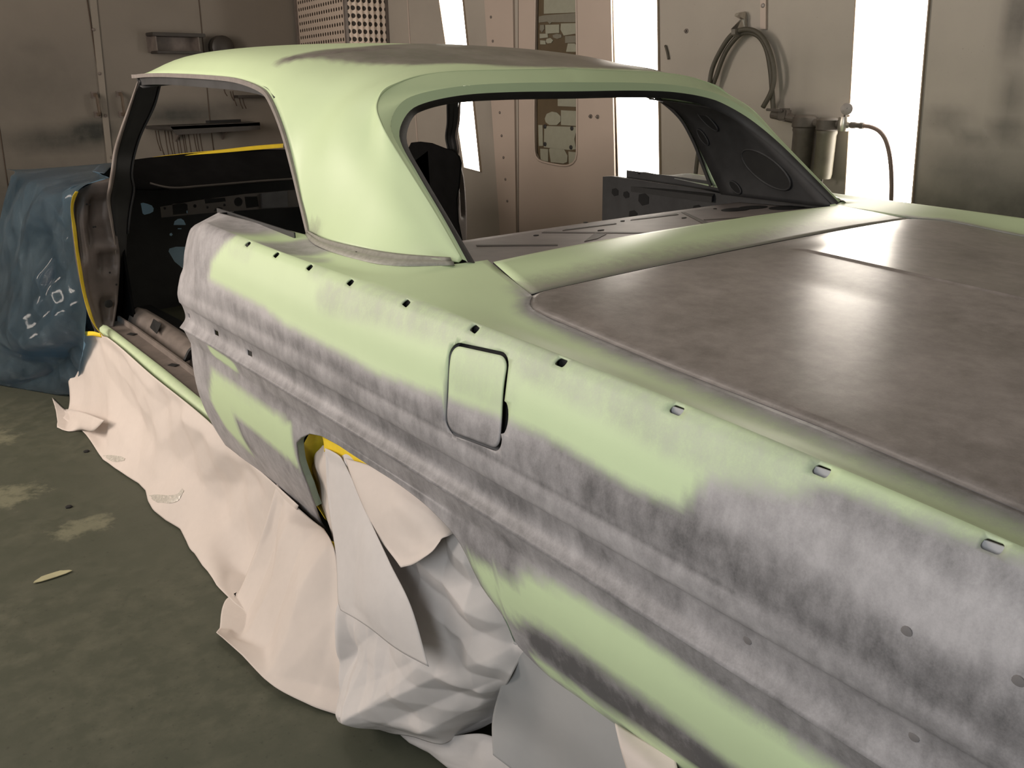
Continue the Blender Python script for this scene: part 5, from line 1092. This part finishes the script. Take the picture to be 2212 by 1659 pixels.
hs = tube('air_hose', [(1.945,1.5573,1.0353),(1.945,1.5288,1.1944),(1.945,1.4738,1.3265),(1.945,1.4255,1.4434),(1.945,1.3664,1.5104),(1.945,1.3155,1.533),(1.945,1.2409,1.5135),(1.945,1.1918,1.457),(1.945,1.1595,1.3648),(1.945,1.1386,1.2618),(1.945,1.1212,1.1684)], .0115, M_hose, None, n=90, seg=12)
tag(hs, 'dark rubber hose loop running down to the filter valve, inner turn', 'hose', 'hose loops on the hook')
tp = prism('conduit_strip', [(1.985, p[1], p[2]) for p in [(1.985,1.2987,1.9118),(1.985,1.2657,1.9083),(1.985,1.2309,1.5446),(1.985,1.2618,1.5461)]], (1, 0, 0), .015, M_enamel)
lathe('screw', [(.011, 0), (.010, .003), (.005, .006), (.001, .006)], [(1.985,1.2568,1.6487)][0], (-1, 0, 0), M_trimgrey, tp, 12)
tag(tp, 'narrow pale metal conduit strip above the hose hook', 'conduit')
t = empty('air_filter_unit', (1.93, 1.0, .85))
K = 1.915
P1, P2, P3, P4, P5 = [Vector(p) for p in [(1.915,1.078,1.1658),(1.915,.9334,1.1383),(1.915,.8157,1.1293),(1.915,.7395,1.1314),(1.915,.7363,1.1937)]]
tube('inlet_pipe', [P1+Vector((0, .03, 0)), P2], .5, M_filt, t, n=8, sec=[(.04*math.cos(a*math.pi/6), .04*math.sin(a*math.pi/6)) for a in range(12)], up=(0, 0, 1))
box('valve_lever', [(1.88,1.0765,1.1851)][0], (.012, .085, .012), M_filt, t, rot=(.05, 0, 0), bev=.003)
box('pipe_tee', (K, P1.y-.035, P1.z), (.05, .05, .055), M_filt, t, bev=.008)
for i, (p, px) in enumerate(((P2, 0), (P3, 1))):
    x = K-.0*i; h = .21 if i else .20; rr = .048 if i == 0 else .044
    hd = lathe('filter_head', [(.001, .022), (rr*.8, .022), (rr*1.1, .012), (rr*1.15, -.028), (rr*1.02, -.034)], (x, p.y, p.z+.005), (0, 0, 1), M_filt, t, 24)
    lathe('filter_bowl', [(rr*1.02, 0), (rr*1.06, -.01), (rr*.98, -.02), (rr*.95, -h+.02), (rr*.86, -h), (.001, -h-.004)], (x, p.y, p.z-.028), (0, 0, 1), M_filt if i == 0 else M_bowl, t, 28)
    lathe('drain_cock', [(.006, 0), (.006, -.018), (.001, -.019)], (x, p.y, p.z-.03-h), (0, 0, 1), M_filt, t, 8)
tube('connector', [P2, P3, P4], .5, M_filt, t, n=10, sec=[(.035*math.cos(a*math.pi/6), .035*math.sin(a*math.pi/6)) for a in range(12)], up=(0, 0, 1))
lathe('regulator_body', [(.001, -.03), (.022, -.03), (.026, -.012), (.026, .012), (.022, .03), (.001, .03)], P4, (0, 0, 1), M_chrome, t, 18)
lathe('outlet_nut', [(.001, 0), (.017, 0), (.017, .02), (.012, .025), (.001, .025)], P4+Vector((0, -.012, -.004)), (0, -1, 0), M_chrome, t, 8)
tube('gauge_stem', [P4, P5-Vector((0, 0, .02))], .006, M_filt, t, n=6)
ga = lathe('pressure_gauge', [(.001, 0), (.024, 0), (.0255, .004), (.0255, .020), (.021, .022)], P5+Vector((.012, .0, 0)), (-.92, -.38, .05), M_trimgrey, t, 26)
lathe('gauge_face', [(.021, 0), (.001, .0004)], P5+Vector((.012, .0, 0))+Vector((-.92, -.38, .05)).normalized()*.0205, (-.92, -.38, .05), plain('gauge_dial', (.5, .45, .38), .4, var=.1), ga, 24)
nd = P5+Vector((.012, 0, 0))+Vector((-.92, -.38, .05)).normalized()*.0215
tube('needle', [nd-Vector((0, .004, -.005)), nd+Vector((0, .010, -.012))], .0008, M_black, ga, n=4, seg=5)
tag(t, 'two-bowl compressed air filter with round pressure gauge beside the widest light strip', 'air filter'); unparent_shift(t)
hp_ = tube('air_hose', [(1.915,.7172,1.13),(1.915,.6862,1.127),(1.915,.6514,1.126),(1.915,.6127,1.1233),(1.915,.5683,1.1056),(1.915,.5339,1.0669),(1.915,.5049,.9919),(1.915,.4841,.8871),(1.915,.472,.7705),(1.915,.4541,.6123)], lambda t_: .0095, M_hoseR, None, n=90, seg=12)
lathe('hose_coupling', [(.001, 0), (.014, 0), (.015, .02), (.012, .025), (.012, .04), (.015, .045), (.014, .06), (.001, .061)], [(1.915,.7038,1.1284)][0], (0, -1, -.03), M_filt, hp_, 14)
tag(hp_, 'brown hose from the gauge outlet bending down in front of the bright light strip', 'hose')
q = [(1.99,1.8447,1.4946),(1.99,1.83,1.4624),(1.99,1.8181,1.4258)]
sk = tube('wall_peg', [q[0], q[1], q[2]], .006, M_hose, None, n=10, seg=8); tag(sk, 'short dark peg end showing just above the roof beside the light strip', 'peg')
# ================================================================ BITS ON THE FLOOR
c = Vector([(-1.3965,1.092,.003)][0])
ch = prism('paper_scrap', [c+Vector((.045*math.cos(a)*(1+.25*math.sin(3*a)), -.018*math.sin(a)*(1+.2*math.cos(2*a)), 0)) for a in [k*math.pi/7 for k in range(14)]], (0, 0, 1), .002, plain('pale_scrap', (.38, .36, .22), .7, var=.2))
tag(ch, 'pale oval scrap lying on the open green floor', 'scrap')
for i, c in enumerate([(-1.0611,1.9767,0),(-1.2409,1.5238,0)]):
    o = lathe('nut', [(.004, .006), (.008, .006), (.011, .004), (.011, 0), (.004, 0)], c, (0, 0, 1), M_black, None, 6)
    tag(o, ['small black nut on the floor nearest the front end of the white paper', 'small black nut on the floor farther from the white paper'][i], 'nut')
